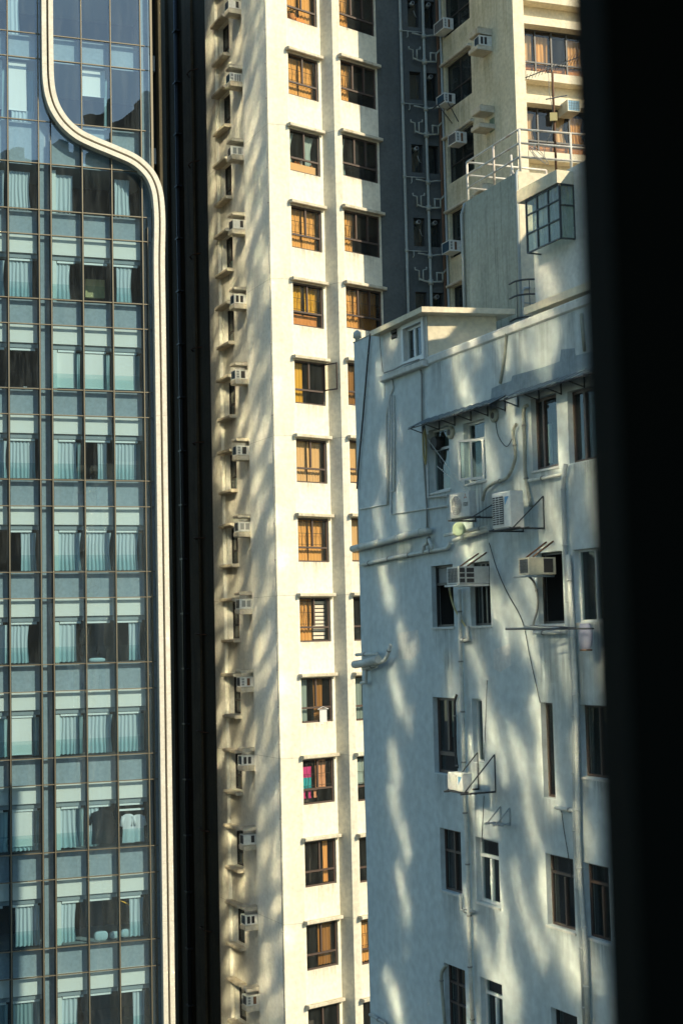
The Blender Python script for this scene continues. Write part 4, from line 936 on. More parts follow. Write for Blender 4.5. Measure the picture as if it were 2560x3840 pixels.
def shelf(label, U, over, leg, m='steel_dark', tri=None):
    u0, u1, z0, z1, d1 = U; P = D.p; dd = .66 + over
    o = thing('bracket_shelf', label, 'bracket', P(u0, 0, z0))
    q = MB().m(m)
    for d in (d1 + .08, dd - .06): q.bar(P(u0 - .1, d, z0 - .025), P(u1 + .3, d, z0 - .025), .016)
    for u in (u0 + .02, u1 + .1): q.bar(P(u, .01, z0 - .03), P(u, dd + .06, z0 - .03), .022)
    q.build('rails', o)
    for u in (u0 + .02, u1 + .1):
        q = MB().m(m); q.bar(P(u, .015, z0 + leg), P(u, dd - .02, z0 - .02), .014); q.bar(P(u, .015, z0 - .05), P(u, .015, z0 + leg), .014); q.build('strut', o)
    return o
shelf('steel shelf below the round fan outdoor unit', U1, -.04, .3)
shelf('dark iron bracket shelf carrying the barred fan unit', U2, .1, .62)
shelf('steel triangle frame holding the small slatted unit', U5, .14, .75)
shelf('empty rusty bracket frame hanging below the slatted unit', (U5[0] + .9, U5[1] + .55, U5[2] - .62, 0, .05), -.3, .3, 'pvc_grey')
g4 = zr(1580, 1950, 2.24)
u0, z1 = D.uz(*g4(210, 400), .75); u1, z0 = D.uz(*g4(312, 535), .75)
o = aircon('wall air conditioner with gridded white grille jutting above two dark windows', u1 - u0, .75, z1 - z0, 'coil_grey', [(.04, .2, .66, .92, 'vent_dark'), (.04, .2, .38, .6, 'vent_dark'), (.04, .2, .08, .3, 'vent_dark'), (.26, .5, .66, .92, 'vent_dark'), (.26, .5, .38, .6, 'vent_dark'), (.26, .5, .08, .3, 'vent_dark')], 'ac_grey'); o.location = D.p(u1, .002, z0); o.rotation_euler = (0, 0, D.th)
mb = MB().m('rust'); P = D.p
for u in (u0 + .12, u1 - .05): mb.bar(P(u, .02, z1 + .3), P(u, .5, z1 + .01), .018)
mb.m('ac_white'); mb.pbox(D, u0 - .03, u1 + .03, .02, .8, z0 - .05, z0 - .015); single(mb, 'hanging_bracket', 'pale tray and rusty ties holding the gridded air conditioner', 'bracket', P(u0, 0, z0))
u0, z1 = D.uz(*g4(812, 322), .62); u1, z0 = D.uz(*g4(902, 455), .62)
o = aircon('cream wall air conditioner with grey front over a black window', u1 - u0, .62, z1 - z0, 'coil_grey', [(.55, .9, .1, .92, 'vent_dark')], 'ac_cream'); o.location = D.p(u1, .002, z0); o.rotation_euler = (0, 0, D.th)
mb = MB().m('rust')
for u in (u0 + .1, u1 - .03): mb.bar(P(u, .02, z1 + .32), P(u, .5, z1 + .01), .02)
mb.m('pvc_grey'); mb.bar(P(u0 - .1, .68, z0 - .04), P(u1 + .05, .64, z0 - .04), .022); mb.bar(P(u1 - .04, .02, z0 - .04), P(u1 - .04, .7, z0 - .04), .02); single(mb, 'hanging_bracket', 'rusty ties and rail holding the cream wall air conditioner', 'bracket', P(u0, 0, z0))
# pipes, hoses and wires: (name, label, category, material, radius, offset, pixel path)
def line(name, label, cat_, m, r, d, pts, smooth=False, group=None, fit=True):
    ps = []
    for i, p in enumerate(pts):
        dd = p[2] if len(p) > 2 else d
        u, z = D.uz(p[0], p[1], dd); ps.append(D.p(u, dd, z))
    if smooth and len(ps) > 2:
        out = []; Q = [ps[0]] + ps + [ps[-1]]
        for i in range(1, len(Q) - 2):
            for k in range(6):
                t = k / 6; a, b, c, e = Q[i - 1:i + 3]; out.append(.5 * (2 * b + (c - a) * t + (2 * a - 5 * b + 4 * c - e) * t * t + (3 * b - a - 3 * c + e) * t ** 3))
        ps = out + [ps[-1]]
    o = thing(name, label, cat_, ps[-1], group)
    q = MB().m(m); q.tube(ps, r, 8); q.build('run', o)
    if fit and r > .02:
        L_ = 0; nxt = .5
        q = MB().m('cable_grey' if r < .05 else m)
        for a, b in zip(ps, ps[1:]):
            l = (b - a).length; t = (b - a).normalized() if l else None
            while l and L_ + l > nxt:
                p0 = a + t * (nxt - L_); q.tube([p0 - t * .018, p0 + t * .018], r + .012, 8); nxt += 1.1
            L_ += l
        if q.v: q.build('clip', o)
    return o
X = lambda f, *pts: [f(*p[:2]) + tuple(p[2:]) for p in pts]
line('drain_pipe', 'fat white pipe sloping across the blank end of the white block', 'pipe', 'pipe_white', .085, .12, X(r2, (32, 405), (180, 372), (380, 318), (480, 297), (482, 285)))
line('drain_pipe', 'thinner white pipe running just under the fat sloping one', 'pipe', 'pipe_white', .045, .08, X(r2, (80, 500), (250, 462), (450, 425), (590, 402), (608, 370)))
line('valve_pipe', 'little white pipe loop with valve below the round fan unit', 'pipe', 'pipe_white', .045, .1, X(r2, (452, 428), (452, 385), (470, 375), (478, 340), (500, 395), (500, 415)))
line('pipe_pair', 'white pipe under the round fan unit with a green tub on it', 'pipe', 'pipe_white', .04, .16, X(r2, (575, 325), (680, 305), (830, 275)))
line('pipe_pair', 'white pipe sloping up to the iron bracket, lower of the pair', 'pipe', 'pipe_white', .05, .14, X(r2, (628, 355), (720, 325), (835, 290)))
line('drain_pipe', 'short pipe stub cluster jutting from the blank end wall', 'pipe', 'pipe_white', .1, .28, X(r2, (45, 1085), (100, 1078), (185, 1055)), fit=False)
line('drain_pipe', 'slender pipe bent upward past the jutting stub cluster', 'pipe', 'pipe_white', .045, .2, X(r2, (95, 1110), (170, 1085), (222, 1062), (240, 1030), (255, 968)))
line('drain_pipe', 'short level pipe over the jutting stub cluster', 'pipe', 'pipe_white', .04, .15, X(r2, (55, 1028), (180, 1020), (182, 1048)))
line('drain_pipe', 'pipe elbow dropping below the jutting stub cluster', 'pipe', 'pipe_white', .045, .12, X(r2, (175, 1095), (115, 1115), (112, 1190), (85, 1195)))
line('drain_pipe', 'tall grey drain pipe on the right between the dark windows', 'pipe', 'pvc_grey', .05, .1, X(r1, (1285, 1005), (1270, 1100)) + X(r2, (1282, 430), (1310, 860), (1335, 1400)) + X(r5, (1340, 60), (1352, 300), (1380, 700), (1398, 1160)))
line('drain_pipe', 'white drain pipe beside the tall grey one on the right', 'pipe', 'pipe_white', .05, .1, X(r2, (1300, 440), (1325, 850), (1350, 1400)) + X(r5, (1358, 60), (1370, 300), (1400, 700), (1415, 1160)))
line('drain_pipe', 'long pale drain pipe running down between the two left window columns', 'pipe', 'pipe_white', .045, .09, X(r2, (660, 640), (668, 1050), (680, 1380)) + X(r5, (690, -150), (705, 100), (718, 500), (722, 820), (738, 1160)))
line('branch_pipe', 'level white pipe below the first brown window, with hooks', 'pipe', 'pipe_white', .035, .1, X(r1, (1068, 1102), (1180, 1082), (1282, 1062)))
line('branch_pipe', 'short white elbow of pipe below the pair of black windows', 'pipe', 'pipe_white', .045, .09, X(r2, (706, 860), (716, 940), (668, 945)))
line('branch_pipe', 'short pipe at the foot of the narrow right window', 'pipe', 'pipe_white', .04, .1, X(r3, (1225, 828), (1335, 848)))
line('branch_pipe', 'grey elbow pipe under the left window of the lower row', 'pipe', 'pvc_grey', .035, .08, X(r5, (668, 400), (672, 490), (710, 500), (748, 498)))
line('hose', 'thick brown insulated hose curving down to the outdoor units', 'hose', 'stained_concrete', .036, .09, X(g5, (1098, 400), (1062, 480), (1080, 640), (1082, 780), (1000, 970), (860, 1030), (770, 1100), (735, 1220)), True)
line('hose', 'rust brown hose hanging beside the first brown window', 'hose', 'stained_concrete', .04, .09, X(g5, (1215, 200), (1175, 260), (1185, 600), (1190, 900), (1220, 1100), (1255, 1280)), True)
line('hose', 'thin yellow drip hose under the gridded air conditioner', 'hose', 'hose_yellow', .022, .06, X(g4, (235, 560, .5), (240, 620), (275, 740), (340, 850), (378, 910)), True)
line('hose', 'black drip hose curling from the cream wall air conditioner', 'hose', 'cable_grey', .022, .07, X(g4, (890, 470, .3), (940, 520), (972, 640), (968, 760), (940, 860), (935, 905)), True)
line('hose', 'dark curved pipe at the upper corner of the bottom left window', 'hose', 'stained_concrete', .04, .08, X(r5, (585, 815), (560, 850), (555, 900), (562, 1000), (575, 1160)), True)
line('hose', 'dark hose down the right jamb of the panelled brown window', 'hose', 'rubber', .03, .06, X(g6, (540, 200), (510, 320), (520, 600), (520, 900), (548, 1180)), True)
line('cable', 'black cable slung from the roof edge down the blank corner', 'cable', 'rubber', .022, .05, X(r1, (137, 235), (120, 420), (95, 720), (70, 1000), (60, 1150)), True)
line('wire', 'thin wire drooping across the middle of the white wall', 'wire', 'rubber', .009, .04, X(r2, (835, 370), (880, 520), (940, 660), (1030, 830), (1075, 1040), (1135, 1310)), True)
line('wire', 'loose wire looped from the old junction box near the curved hose', 'wire', 'rubber', .009, .04, X(g5, (872, 350), (905, 530), (990, 640), (1050, 560)), True)
line('wire', 'straight wire beside the narrow window down to the slatted unit', 'wire', 'rubber', .008, .04, X(g6, (945, 0), (920, 700), (905, 1080)), True)
line('wire', 'wire falling straight below the empty bracket frame', 'wire', 'rubber', .008, .04, X(r3, (805, 760), (792, 1030)) )
line('wire', 'zigzag wire under the narrow right window', 'wire', 'rubber', .008, .04, X(r3, (1258, 830), (1275, 960), (1300, 1110), (1320, 1250)), True)
line('wire', 'slanting white wire stretched across the grey curtained window to the outdoor unit', 'wire', 'pipe_white', .008, .12, X(g5, (150, 560), (390, 890), (600, 1100, .5)))
line('wire', 'slanting pale wire, lower one reaching the round fan unit', 'wire', 'pipe_white', .008, .12, X(g5, (250, 850), (440, 1010), (550, 1105, .5)))
k = 0
for pts, t in (([(250, 600), (240, 1240), (75, 1270)], 'outer'), ([(262, 600), (258, 1300), (450, 1270), (590, 1250)], 'inner'), ([(275, 600), (280, 1160), (262, 1165)], 'short')):
    line('conduit', t + ' painted conduit of the three on the blank end wall', 'conduit', 'old_white', .022, .03, X(r1, *pts), fit=False)
line('conduit', 'painted conduit loop coming down from the rooftop hut ledge', 'conduit', 'old_white', .025, .035, X(r1, (262, 495), (270, 560), (255, 600), (232, 720), (238, 1240)), fit=False)
line('conduit', 'grey conduit dropping from the hut corner to the first awning', 'conduit', 'cable_grey', .025, .04, X(r1, (432, 450), (440, 480), (442, 740), (450, 960), (470, 1250), (472, 1380)), fit=False)
line('conduit', 'white conduit beside the left edge of the grey curtained window', 'conduit', 'old_white', .03, .04, X(r1, (470, 830), (478, 1200), (585, 1190)), fit=False)
line('conduit', 'dark stain line of old conduit below the parapet notch', 'conduit', 'stained_concrete', .035, .02, X(r1, (938, 235), (925, 380), (900, 530)), True, fit=False)
line('conduit', 'dark short conduit at far right under the parapet', 'conduit', 'stained_concrete', .035, .02, X(r1, (1375, 120), (1395, 340)), fit=False)
# yellow coil of hose, vents, green tub, drying poles, bag
mb = MB().m('hose_yellow')
for j in range(3):
    u, z = D.uz(*g5(115, 640), .1); cx = u; mb.tube([D.p(cx + .07 * math.cos(t * .42) + j * .012, .08 + j * .02, z + (.42 - j * .05) * math.sin(t * .42)) for t in range(16)], .012, 6)
single(mb, 'hose_coil', 'yellowish coil of hose hung below the first awning end', 'hose', D.p(u, .1, z - .4))
for (x, y), lab, nm, ca in ((g5(405, 490), 'round dark vent plate between the two awning windows', 'vent_plate', 'vent'), (g5(872, 310), 'old round junction plate on the wall under the long awning', 'junction_plate', 'junction box')):
    u, z = D.uz(x, y); mb = MB().m('stained_concrete'); mb.tube([D.p(u, .004, z), D.p(u, .05, z), D.p(u, .07, z)], [.15, .15, .1], 16); mb.m('vent_dark'); mb.tube([D.p(u, .07, z), D.p(u, .075, z)], .07, 12); single(mb, nm, lab, ca, D.p(u, 0, z))
u, z = D.uz(*g5(485, 1525), .3); mb = MB().m('green_plastic'); prof = [(0, .05), (.03, .12), (.08, .15), (.13, .16), (.15, .13)]
c0 = D.p(u, .3, z); ax = (D.N * .8 + D.U * .5).normalized(); mb.tube([c0 - ax * .1 + ax * p for p, r in prof], [r for p, r in prof], 18); single(mb, 'green_tub', 'pale green plastic tub resting on pipes under the fan unit', 'tub', c0 - Vector((0, 0, .2)))
o = thing('drying_rack', 'thin steel drying poles jutting below the black window on the right', 'drying rack', D.p(8, 0, CZ - .3))
ua, za = D.uz(*g4(705, 912), .95); ub_, zb = D.uz(*g4(1225, 912), .1); 
for j, (x0, y0, d0, x1, y1, d1) in enumerate(((705, 910, .9, 1230, 905, .08), (705, 918, .9, 1440, 912, .5), (860, 893, .7, 1240, 915, .3), (915, 890, .12, 1290, 908, .5))):
    a_, b_ = D.uz(*g4(x0, y0), d0), D.uz(*g4(x1, y1), d1); mb = MB().m('steel_dark' if j % 2 else 'pvc_grey'); mb.bar(D.p(a_[0], d0, a_[1]), D.p(b_[0], d1, b_[1]), .018); mb.build('pole', o)
line('branch_pipe', 'white pipe behind the drying poles on the right', 'pipe', 'pipe_white', .04, .1, X(g4, (935, 885), (940, 945), (1040, 948), (1225, 945)))
u, z = D.uz(*g4(1375, 985), .3); mb = MB().m('bag_purple')
rows = []
for i in range(8):
    t = i / 7; rr_ = .16 * (.8 + .35 * math.sin(math.pi * min(1, t * 1.1))) * (1 if t < .95 else .7)
    rows.append([D.p(u + rr_ * math.cos(g * math.pi / 8), .3 + rr_ * .6 * math.sin(g * math.pi / 8), z + .26 - .5 * t) for g in range(17)])
mb.sheet(rows); bg = tag(mb.build('hanging_bag', None, D.p(u, .3, z - .24)), 'dusky plastic bag with red rim hanging from the drying poles', 'bag')
mb = MB().m('rust'); mb.tube([D.p(u + .13 * math.cos(g * math.pi / 8), .3 + .09 * math.sin(g * math.pi / 8), z - .24) for g in range(17)], .018, 6, False); mb.build('rim', bg)
line('branch_pipe', 'tall lower left thin pipe at the foot of the blank corner', 'pipe', 'pvc_grey', .04, .1, X(r5, (135, 1105), (215, 1150), (230, 1160)))
# ------------------------------------------------------------------ rooftop: hut, stair head, railing, ladder, antenna
ht = thing('rooftop_hut', 'small cream rooftop hut with flat overhanging roof and a sliding window', 'hut', D.p(3, -1, ROOFZ - .5))
HF = PL(D.p(uH, 0, 0), 79); hfw = 1.66
zt = CZ + 7.45; hu0 = 1.78
hw = rect(r1(340, 212), r1(452, 355), r1(345, 405))
hw = (hw[0], hw[1], hw[2], hw[3]); hv = rect(r1(263, 205), r1(298, 268), r1(265, 275))
mb = MB(); wall(mb, D, hu0, uH, ROOFZ - .05, zt, [hw, hv], d=.01, rd=.15, wm='old_white'); mb.m('roof_render')
wall(mb, HF, 0, hfw, ROOFZ - .5, zt, (), wm='roof_render')
p0, p1, p2, p3 = HF.p(hfw, 0, 0), D.p(hu0, 0.01, 0), D.p(hu0, -1.8, 0), HF.p(hfw, 0, 0) - D.U * 2.3
for a_, b_ in ((p1, p2), (p2, p3), (p3, p0)): mb.face((a_.x, a_.y, ROOFZ - .5), (b_.x, b_.y, ROOFZ - .5), (b_.x, b_.y, zt), (a_.x, a_.y, zt))
mb.build('wall', ht)
mb = MB(); room(mb, D, *hw, -.145, -.9); room(mb, D, *hv, -.145, -.5); mb.build('interior', ht)
# roof slab: follows the two wall directions with an overhang
q0 = D.p(hu0 - .25, .22, 0); q1_ = D.p(uH, .22, 0) + HF.N * .28 - D.N * 0; q2 = HF.p(hfw + .38, .28, 0); q3 = q2 - D.U * 3.0; q4 = D.p(hu0 - .25, -2, 0)
mb = MB().m('roof_render'); ring = [q0, q1_, q2, q3, q4]
tz = lambda p, dz: (p.x, p.y, zt + dz + .0)
mb.face(*[tz(p, .13) for p in ring]); mb.face(*[tz(p, .003) for p in ring[::-1]])
for i in range(5): a_, b_ = ring[i], ring[(i + 1) % 5]; mb.face(tz(a_, .003), tz(b_, .003), tz(b_, .13), tz(a_, .13))
mb.build('roof', ht)
w = winpart(D, ht, *hw, -.05, 'frame_white', 'glass_dark', vm=(.45,), fw=.06); m_ = MB(); m_.m('frame_white')
for a_, b_, c_, e_ in ((hw[0] - .1, hw[0], hw[2] - .1, hw[3] + .1), (hw[1], hw[1] + .1, hw[2] - .1, hw[3] + .1), (hw[0], hw[1], hw[3], hw[3] + .1), (hw[0], hw[1], hw[2] - .1, hw[2])): m_.pbox(D, a_, b_, .012, .06, c_, e_)
m_.build('surround', w)
m_ = MB().m('vent_dark'); [m_.pbox(D, hv[0] + .01, hv[1] - .01, -.05, .03, hv[2] + .02 + j * .13, hv[2] + .09 + j * .13) for j in range(int((hv[3] - hv[2]) / .13))]; m_.build('louvre', ht)
mb = MB().m('old_white'); mb.bev(D, hu0, uH, .012, .16, ROOFZ - .12, ROOFZ + .02, .02); mb.build('ledge', ht)
mb = MB().m('cable_grey'); mb.tube([D.p(hu0 + .02, .12, zt + .16), D.p(hu0 + .1, .14, zt - .4), D.p(hu0 + .2, .14, ROOFZ + .1)], .012, 5); mb.tube([D.p(hu0 + .3, .16, ROOFZ + .06), D.p(hu0 + .9, .2, ROOFZ + .03), D.p(hu0 + 1.4, .2, ROOFZ + .06), D.p(hu0 + 2.2, .18, ROOFZ + .05)], .018, 6); mb.build('cable', ht)
for (x, y, lab) in ((1175, 515, 'white mushroom vent on the corner parapet of the white block'),):
    u, z = D.uz(740 + x / 1.96, 1000 + 560 / 1.96, -.12); mb = MB().m('pipe_white'); p0 = D.p(u, -.12, CZ + 7.6); mb.tube([p0, p0 + Vector((0, 0, .1)), p0 + Vector((0, 0, .12)), p0 + Vector((0, 0, .26)), p0 + Vector((0, 0, .32))], [.06, .06, .11, .1, .03], 12); single(mb, 'roof_vent', lab, 'vent', p0)
# stair head
ST = PL(D.P - D.N * 2.5, -23.5); sz = CZ + 11.07; su0, su1 = 1.56, 4.385
W2 = PL(D.P - D.N * .6, -24.5); w2u, w2z = 7.86, CZ + 9.44
SQ = ST.sub(su1, 70)
sh_ = thing('stair_head', 'rain streaked rooftop stair block with a glazed projecting box', 'rooftop block', ST.p(3, 0, ROOFZ - .5))
mb = MB(); wall(mb, ST, su0, su1, ROOFZ - .5, sz, (), wm='stained_concrete'); wall(mb, SQ, 0, 2.4, ROOFZ - .5, sz, (), wm='roof_render')
P = ST.p; mb.m('stained_concrete'); a_, b_ = ST.p(su0, 0, 0), ST.p(su0, -3, 0); mb.face((a_.x, a_.y, ROOFZ), (b_.x, b_.y, ROOFZ), (b_.x, b_.y, sz), (a_.x, a_.y, sz))
c_, d_ = SQ.p(2.4, 0, 0), ST.p(su0, -3, 0)
mb.face(tuple(ST.p(su0, 0, sz)), tuple(ST.p(su1, 0, sz)), tuple(SQ.p(2.4, 0, sz)), tuple(ST.p(su0, -3, sz)))
mb.face((c_.x, c_.y, ROOFZ), (d_.x, d_.y, ROOFZ), (d_.x, d_.y, sz), (c_.x, c_.y, sz))
wall(mb, W2, w2u, uR, ROOFZ - .5, w2z, (), wm='old_white')
QF = W2.sub(w2u, 70); wall(mb, QF, 0, .01, ROOFZ - .5, w2z, (), wm='roof_render')
mb.m('roof_render'); a_, b_ = W2.p(w2u, 0, 0), W2.p(w2u, -2.6, 0); mb.face((a_.x, a_.y, ROOFZ - .5), (b_.x, b_.y, ROOFZ - .5), (b_.x, b_.y, w2z), (a_.x, a_.y, w2z))
mb.face(tuple(W2.p(w2u, 0, w2z)), tuple(W2.p(uR, 0, w2z)), tuple(W2.p(uR, -3.5, w2z)), tuple(W2.p(w2u, -2.6, w2z)))
mb.build('wall', sh_)
mb = MB().m('roof_render'); mb.pbox(W2, w2u + .02, uR, .003, .3, ROOFZ + .32, ROOFZ + .48); mb.build('ledge', sh_)
# glazed box: outer face on plane BX
g2 = zr(1700, 600, 2.851)
BX = W2.off(.34)
bu0, bz1 = BX.uz(*g2(765, 440)); bu1, _ = BX.uz(*g2(1118, 260)); _, bz0 = BX.uz(*g2(780, 1000)); bz1 = (bz1 + BX.uz(*g2(1118, 262))[1]) / 2; bz0 = (bz0 + BX.uz(*g2(1130, 835))[1]) / 2
BS = BX.sub(bu1, 72); bsw = .34
gb = MB().m('steel_dark'); t_ = .013
for j in range(4): u = bu0 + (bu1 - bu0) * j / 3; gb.pbox(BX, u - t_, u + t_, -.04, 0.004, bz0, bz1)
zs_ = [bz0, bz0 + (bz1 - bz0) * .36, bz0 + (bz1 - bz0) * .72, bz1]
for z in zs_: gb.pbox(BX, bu0, bu1, -.036, .008, z - t_, z + t_)
for u in (0.02, bsw): gb.pbox(BS, u - t_, u + t_, -.04, .004, bz0, bz1)
for z in (bz0, bz0 + (bz1 - bz0) * .62, bz1): gb.pbox(BS, 0, bsw, -.036, .008, z - t_, z + t_)
gb.pbox(BX, bu0, bu0 + .03, -.33, -.04, bz0 - t_, bz0 + t_)
fo = gb.build('glazed_box', sh_)
gp = MB().m('glass_frosted'); gp.pq(BX, bu0, bu1, -.02, bz0, bz1); gp.pq(BS, 0, bsw, -.02, bz0, bz1); gp.build('pane', fo)
mb = MB().m('roof_render'); hz0, hz1 = bz1 + .02, bz1 + .29; mb.pbox(BX, bu0 - .25, bu1 + .03, -.34, .05, hz0, hz1); mb.build('hood', sh_)
mb = MB().m('pvc_grey'); mb.tube([ST.p(su1 + .0, .05, ROOFZ), ST.p(su1, .05, sz - .1), ST.p(su1 - .05, -.02, sz + .03)], .035); mb.build('downpipe', sh_); mb = MB().m('pvc_grey'); mb.tube([ST.p(su0 + .03, .05, ROOFZ), ST.p(su0 + .03, .05, sz - .3), ST.p(su0 + .12, .0, sz - .05), ST.p(su0 + .2, -.1, sz - .02)], .04); mb.build('downpipe', sh_)
# railing on the stair head
rl = thing('railing', 'white rust streaked pipe railing round the roof of the stair block', 'railing', ST.p(3, -.1, sz))
RL = ST.off(-.1); R0u, _ = RL.uz(*q1(592, 1300)); R0u = su0 + .12; R1u = su1 - .05
RQ = RL.sub(R1u, 73); rq1 = 3.6
hts = (.35, .85, 1.38)
_, zt1 = RL.uz(*q1(942, 847)); _, zb1 = RL.uz(*q1(945, 1105))
_, zt0 = RL.uz(*q1(592, 1072))
TPZ = (zt1 + zt0) / 2; h_ = TPZ - sz
RB = RL.sub(R0u, 69); rb1 = 2.3
def rails(name, pl, a, b, posts, m):
    q = MB().m(m)
    for f in (.36, .68, 1): q.bar(pl.p(a, 0, sz + h_ * f), pl.p(b, 0, sz + h_ * f), .028)
    q.build('rail', rl)
    for u in posts: q = MB().m('rail_white'); q.bar(pl.p(u, 0, sz), pl.p(u, 0, sz + h_), .034); q.build('post', rl)
rails('near', RL, R0u, R1u, (R0u, (R0u + R1u) / 2 + .05, R1u), 'rail_white'); rails('right', RQ, 0, rq1, (1.35, 2.7), 'rail_white'); rails('far', RB, 0, rb1, (1.3, rb1), 'rail_white')
mb = MB().m('rail_white'); u = (R0u + R1u) / 2 + .45; mb.bar(RL.p(u, -.3, sz), RL.p(u - .05, -.3, sz + .75), .03); mb.bar(RL.p(u - .25, -.3, sz), RL.p(u - .06, -.3, sz + .35), .025); mb.bar(RL.p(u + .25, -.3, sz), RL.p(u - .04, -.3, sz + .35), .025); single(mb, 'pipe_stand', 'small white tripod pipe stand inside the roof railing', 'stand', RL.p(u, -.3, sz))
# cat ladder with hoops
LC = SQ; lu = .62
cl = thing('cat_ladder', 'grey steel cat ladder with three safety hoops beside the stair block', 'ladder', LC.p(lu, .1, ROOFZ - .5))
LD = PL(ST.P, 73); 
cpos = []
for (x0, y0, x1, y1) in ((520, 1325, 840, 1270), (528, 1480, 842, 1432), (533, 1720, 905, 1660)): cpos.append((g2(x0, y0), g2(x1, y1)))
Yl = SQ.p(.5, .45, 0).y
ctr = SQ.p(-.06, .45, 0); R_ = .40
zsl = []
for (pa, pb) in cpos:
    v = ray(*pa); k = ctr.y / v.y; zsl.append(CZ + v.z * k)
    c = Vector((ctr.x, ctr.y, zsl[-1])); q = MB().m('steel_dark')
    pts = [c + SQ.U * (R_ * math.cos(t)) + SQ.N * (R_ * math.sin(t)) for t in [(-.1 + 3.4 * j / 18) for j in range(19)]]
    pts = [c + SQ.U * R_ - SQ.N * .43] + pts + [c - SQ.U * R_ - SQ.N * .2]
    q.tube(pts, .024, 6); q.build('hoop', cl)
for t in (.4, 1.2, 2.0, 2.8):
    c = Vector((ctr.x, ctr.y, 0)) + SQ.U * (R_ * math.cos(t)) + SQ.N * (R_ * math.sin(t)); q = MB().m('steel_dark'); q.bar(c + Vector((0, 0, zsl[2])), c + Vector((0, 0, zsl[0])), .011); q.build('cage_bar', cl)
for s_ in (-.2, .2):
    c = Vector((ctr.x, ctr.y, 0)) + SQ.U * (s_ + .25) - SQ.N * .4; q = MB().m('pvc_grey'); q.tube([c + Vector((0, 0, ROOFZ - .4)), c + Vector((0, 0, zsl[0] - .1)), c + Vector((0, 0, zsl[0] - .02)) + SQ.U * .05, c + SQ.U * .2 + Vector((0, 0, zsl[0]))], .032, 6); q.build('stile', cl)
for j in range(7):
    z = ROOFZ - .2 + j * .28; c = Vector((ctr.x, ctr.y, z)) - SQ.N * .4 + SQ.U * .25; q = MB().m('pvc_grey'); q.bar(c - SQ.U * .2, c + SQ.U * .2, .014); q.build('rung', cl)
# antenna
mb = MB(); 
YA = RQ.p(1.25, -.2, 0); kA = YA.y
def ap(x, y, dy=0):
    v = ray(*q1(x, y)); k = (kA + dy) / v.y; return Vector((v.x * k, kA + dy, CZ + v.z * k))
an = thing('antenna', 'rusty mast with a long finned television antenna over the railing', 'antenna', Vector((ap(1182, 860).x, kA, sz)))
m_ = MB().m('rust'); m_.tube([Vector((ap(1182, 860).x, kA, sz)), ap(1182, 860), ap(1172, 640), ap(1166, 470)], .03, 8); m_.build('mast', an)
b0, b1 = ap(990, 508, -.5), ap(1350, 368, .5); dv = (b1 - b0)
m_ = MB().m('steel_dark'); m_.bar(b0, b1, .014)
pd = dv.cross(Vector((0, 1, 0))).normalized()
for j in range(17):
    t = .02 + .96 * j / 16; c = b0.lerp(b1, t); l = .09 + .07 * t; el = (Vector((.35, -.6, .75))).normalized(); m_.bar(c - el * l, c + el * l, .006)
m_.m('steel_dark'); m_.tube([ap(1130, 455), ap(1130, 475), ap(1166, 470)], .014, 6); m_.build('boom', an)
m_ = MB().m('steel_dark'); c = ap(1172, 645); m_.bar(c + Vector((-.22, -.3, -.12)), c + Vector((.4, .4, .22)), .016); m_.build('cross_arm', an)
m_ = MB().m('hose_yellow'); c = ap(1172, 768); m_.box(c.x - .09, c.x + .09, c.y - .08, c.y - .03, c.z - .1, c.z + .1); m_.build('junction_box', an)
m_ = MB().m('cable_grey'); m_.tube([ap(1142, 470), ap(1145, 600), ap(1165, 700), ap(1172, 768), ap(1165, 850), ap(1120, 950)], .008, 5); m_.build('cable', an)
u_, z_ = RQ.uz(*q1(1120, 1000)); mb = MB().m('cable_grey')
for j in range(3): mb.tube([RQ.p(u_ - .2 + .16 * math.cos(t * .5 + j) * (1 + .3 * j), .05, z_ + .2 * math.sin(t * .5) - .05 * j) for t in range(14)], .008, 5)
single(mb, 'cable_loop', 'tangled loops of pale cable hanging on the roof railing', 'cable', RQ.p(u_, .05, z_ - .3))
# ------------------------------------------------------------------ ground, far blocks, the mirror-glazed tower across the street
mb = MB().m('asphalt'); mb.face((-400, -400, 0), (400, -400, 0), (400, 400, 0), (-400, 400, 0)); o = mb.build('ground'); o['kind'] = 'structure'
worn('far_block', (.04, .058, .075), (.03, .044, .056), (.022, .032, .04))
def block(x, y, w, d_, h, label, step=0):
    o = thing('distant_tower', label, 'building', (x, y, 0)); q = MB().m('far_block'); q.box(x - w / 2, x + w / 2, y - d_ / 2, y + d_ / 2, 0, h)
    if step: q.box(x - w / 3, x + w / 4, y - d_ / 3, y + d_ / 3, h, h + step); q.box(x - w / 6, x, y - d_ / 6, y + d_ / 6, h + step, h + step * 1.7)
    q.build('wall', o); q = MB().m('vent_dark')
    for z in range(4, int(h) - 2, 3):
        q.box(x - w / 2 - .03, x + w / 2 + .03, y + d_ / 2 - .5, y + d_ / 2 + .05, z, z + 1.4); q.box(x - w / 2 - .05, x - w / 2 + .5, y - d_ / 2, y + d_ / 2 - .6, z, z + 1.4)
    q.build('window_bands', o)
BLK = True
block(25, -42, 11, 12, CZ + 56, 'dark stepped tower behind the camera, leftmost mirrored in the hotel glass', 3)
block(36.5, -40, 10, 12, CZ + 48, 'lowest dark tower of the row behind the camera', 2)
block(46.5, -42, 9, 12, CZ + 52, 'dark tower with roof steps behind the camera, beside the lowest one', 3)
block(57, -41, 11, 12, CZ + 60, 'tallest dark tower at the end of the row behind the camera', 2)
NB = PL((12.7, 26.8), -24.5); nb = thing('neighbour_block', 'plain block right of the frame whose roof shades the rooftop hut', 'building', NB.p(0, -4, 0))
mb = MB().m('far_block'); mb.pbox(NB, -4, 14, -5, 0, 0, CZ + 14.4); mb.build('wall', nb)
